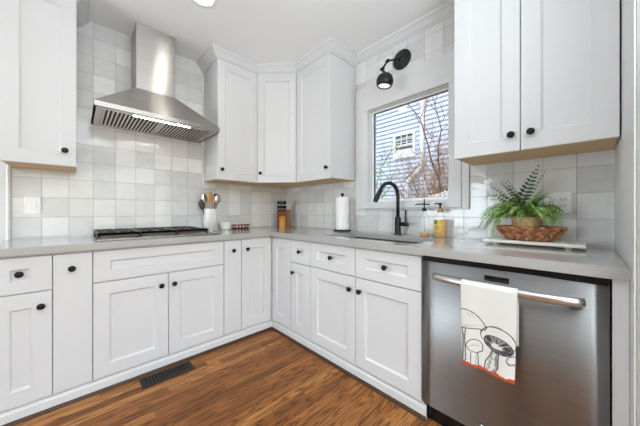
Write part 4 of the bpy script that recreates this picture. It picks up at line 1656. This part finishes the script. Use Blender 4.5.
# its sash window
wy0, wy1, wz0, wz1 = 0.98, 1.56, 2.89, 3.50
mb = MB()
fr_ = 0.085
mb.box(HX - 0.06, HX + 0.02, wy0 - fr_, wy0, wz0 - fr_ - 0.03, wz1 + fr_, 0.004)
mb.box(HX - 0.06, HX + 0.02, wy1, wy1 + fr_, wz0 - fr_ - 0.03, wz1 + fr_, 0.004)
mb.box(HX - 0.06, HX + 0.02, wy0, wy1, wz1, wz1 + fr_, 0.004)
mb.box(HX - 0.07, HX + 0.02, wy0, wy1, wz0 - fr_ - 0.03, wz0 + 0.16, 0.004)
mb.box(HX - 0.055, HX + 0.02, wy0, wy1, 3.15, 3.21, 0.004)
for i in (1, 2):
    y = wy0 + (wy1 - wy0) * i / 3
    mb.box(HX - 0.045, HX, y - 0.016, y + 0.016, 3.21, wz1)
mb.box(HX - 0.045, HX, wy0, wy1, 3.345, 3.37)
wf = build('sash_window', mb, 'outwhite', r, 'white framed sash window')
mb = MB().box(HX - 0.030, HX - 0.026, wy0, wy1, wz0 + 0.16, wz1)
build('pane', mb, 'outglass', wf)
# downspout
mb = MB().use('outwhite')
D = HX - 0.075
mb.box(D - 0.04, D + 0.04, 0.635, 0.725, 2.47, 7.0, 0.01)
mb.prism([(D - 0.04, 0.725, 2.50), (D - 0.04, 0.635, 2.44), (D - 0.04, 1.11, 1.98), (D - 0.04, 1.20, 2.04)], (0.08, 0, 0))
mb.box(D - 0.04, D + 0.04, 1.11, 1.20, 0.2, 2.02, 0.01)
mb.box(D - 0.05, D + 0.05, 0.62, 0.74, 4.2, 4.45, 0.01)
mb.use('gutter').prism([(D - 0.045, 0.725, 2.54), (D - 0.045, 0.72, 2.49), (D - 0.045, 1.20, 2.045), (D - 0.045, 1.215, 2.085)], (0.09, 0, 0))  # brown strip along the upper edge of the diagonal
build('downspout', mb, None, r, 'white downspout with a diagonal elbow')

random.seed(21)


def grow(mb, p, d, L, r0, depth, twigs, lim=(2.5, 3.38)):
    n = 6
    pts = [p.copy()]
    for i in range(n):
        d = (d + Vector((random.uniform(-1, 1), random.uniform(-1, 1), random.uniform(-0.6, 0.9))) * 0.16).normalized()
        p = p + d * L / n
        p.x = min(lim[1], max(lim[0], p.x))
        pts.append(p.copy())
    (mb if depth < 2 else twigs).tube(pts, [r0 * (1 - 0.6 * i / n) for i in range(n + 1)], 6)
    if depth >= 4:
        return
    for i in range(2, n + 1):
        if random.random() < 0.75:
            nd = (d + Vector((random.uniform(-1, 1), random.uniform(-1, 1), random.uniform(-0.2, 0.8))) * 0.9).normalized()
            grow(mb, pts[i], nd, L * random.uniform(0.45, 0.7), r0 * 0.5, depth + 1, twigs, lim)


def poly_branch(mb, pts, r0, r1):
    ps = [Vector(p) for p in pts]
    fine = []
    for a, b in zip(ps, ps[1:]):
        for i in range(4):
            fine.append(a.lerp(b, i / 4) + Vector((0, random.uniform(-1, 1), random.uniform(-1, 1))) * 0.008)
    fine.append(ps[-1])
    n = len(fine) - 1
    mb.tube(fine, [r0 + (r1 - r0) * i / n for i in range(n + 1)], 7)
    return fine


r = thing('bare_tree', 'leafless tree with thin branches outside the window', 'tree', (3.0, -1.1, -0.65))
mb, tw = MB(), MB()
f1 = poly_branch(mb, [(3.0, -1.15, -0.65), (3.0, -1.05, 0.5), (3.0, -0.90, 1.30), (3.0, -0.64, 2.0), (3.0, -0.465, 2.67), (3.0, -0.384, 2.97), (3.0, -0.173, 3.27)], 0.030, 0.006)
f2 = poly_branch(mb, [(3.02, -1.1, 0.2), (3.0, -0.78, 1.4), (3.0, -0.735, 2.27), (3.0, -0.79, 2.64), (3.0, -0.735, 2.9), (3.0, -0.62, 3.4)], 0.020, 0.006)
for f in (f1, f2):
    for p in f[6::2]:
        d = Vector((random.uniform(-0.4, 0.4), random.uniform(-1, 1), random.uniform(0.1, 1.0))).normalized()
        grow(mb, p, d, random.uniform(0.25, 0.6), 0.009, 2, tw)
build('trunk', mb, 'bark', r, 'grey-brown trunk and main branches')
o = build('twigs', tw, 'twig', r, 'fine tan twigs')
o['kind'] = 'stuff'

r = thing('bare_shrub', 'tangle of tan leafless shrub branches low outside the window', 'shrub', (4.2, -0.6, -0.65))
mb, tw = MB(), MB()
for k in range(40):
    b = Vector((random.uniform(4.0, 4.4), random.uniform(-1.2, 0.55), -0.65))
    grow(mb, b, Vector((random.uniform(-0.2, 0.2), random.uniform(-0.3, 0.3), 1)).normalized(), random.uniform(1.6, 2.3), 0.020, 1, tw, (3.46, 5.2))
build('stems', mb, 'twig', r, 'tan stems')
o = build('twigs', tw, 'twig', r, 'fine tan twigs')
o['kind'] = 'stuff'

r = thing('leafy_shrub', 'slender shrub with pale green leaves at the left of the window view', 'shrub', (3.0, 0.7, -0.65))
mb, lf = MB(), MB()
for (y0, pts) in ((0.75, [(0.68, 0.6), (0.62, 1.5), (0.50, 2.0), (0.25, 2.35), (0.02, 2.62)]), (0.8, [(0.72, 0.8), (0.60, 1.45), (0.42, 1.75), (0.20, 1.9)]), (0.7, [(0.66, 1.0), (0.55, 1.8), (0.44, 2.35)]), (0.72, [(0.68, 0.8), (0.5, 1.4), (0.25, 1.62)])):
    f = poly_branch(mb, [(3.0, y0, -0.65)] + [(3.0 + random.uniform(-0.1, 0.1), a, b) for a, b in pts], 0.012, 0.004)
    for p in f[4:]:
        for q in range(9):
            c = p + Vector((random.uniform(-0.09, 0.09), random.uniform(-0.10, 0.10), random.uniform(-0.08, 0.08)))
            d1 = Vector((random.uniform(-1, 1), random.uniform(-1, 1), random.uniform(-1, 1))).normalized() * random.uniform(0.04, 0.075)
            d2 = d1.orthogonal().normalized() * 0.022
            lf.poly([c, c + d1 * 0.5 + d2, c + d1, c + d1 * 0.5 - d2])
build('stems', mb, 'bark', r)
o = build('foliage', lf, 'leafpale', r, 'pale green leaves', fix=False)
o['kind'] = 'stuff'
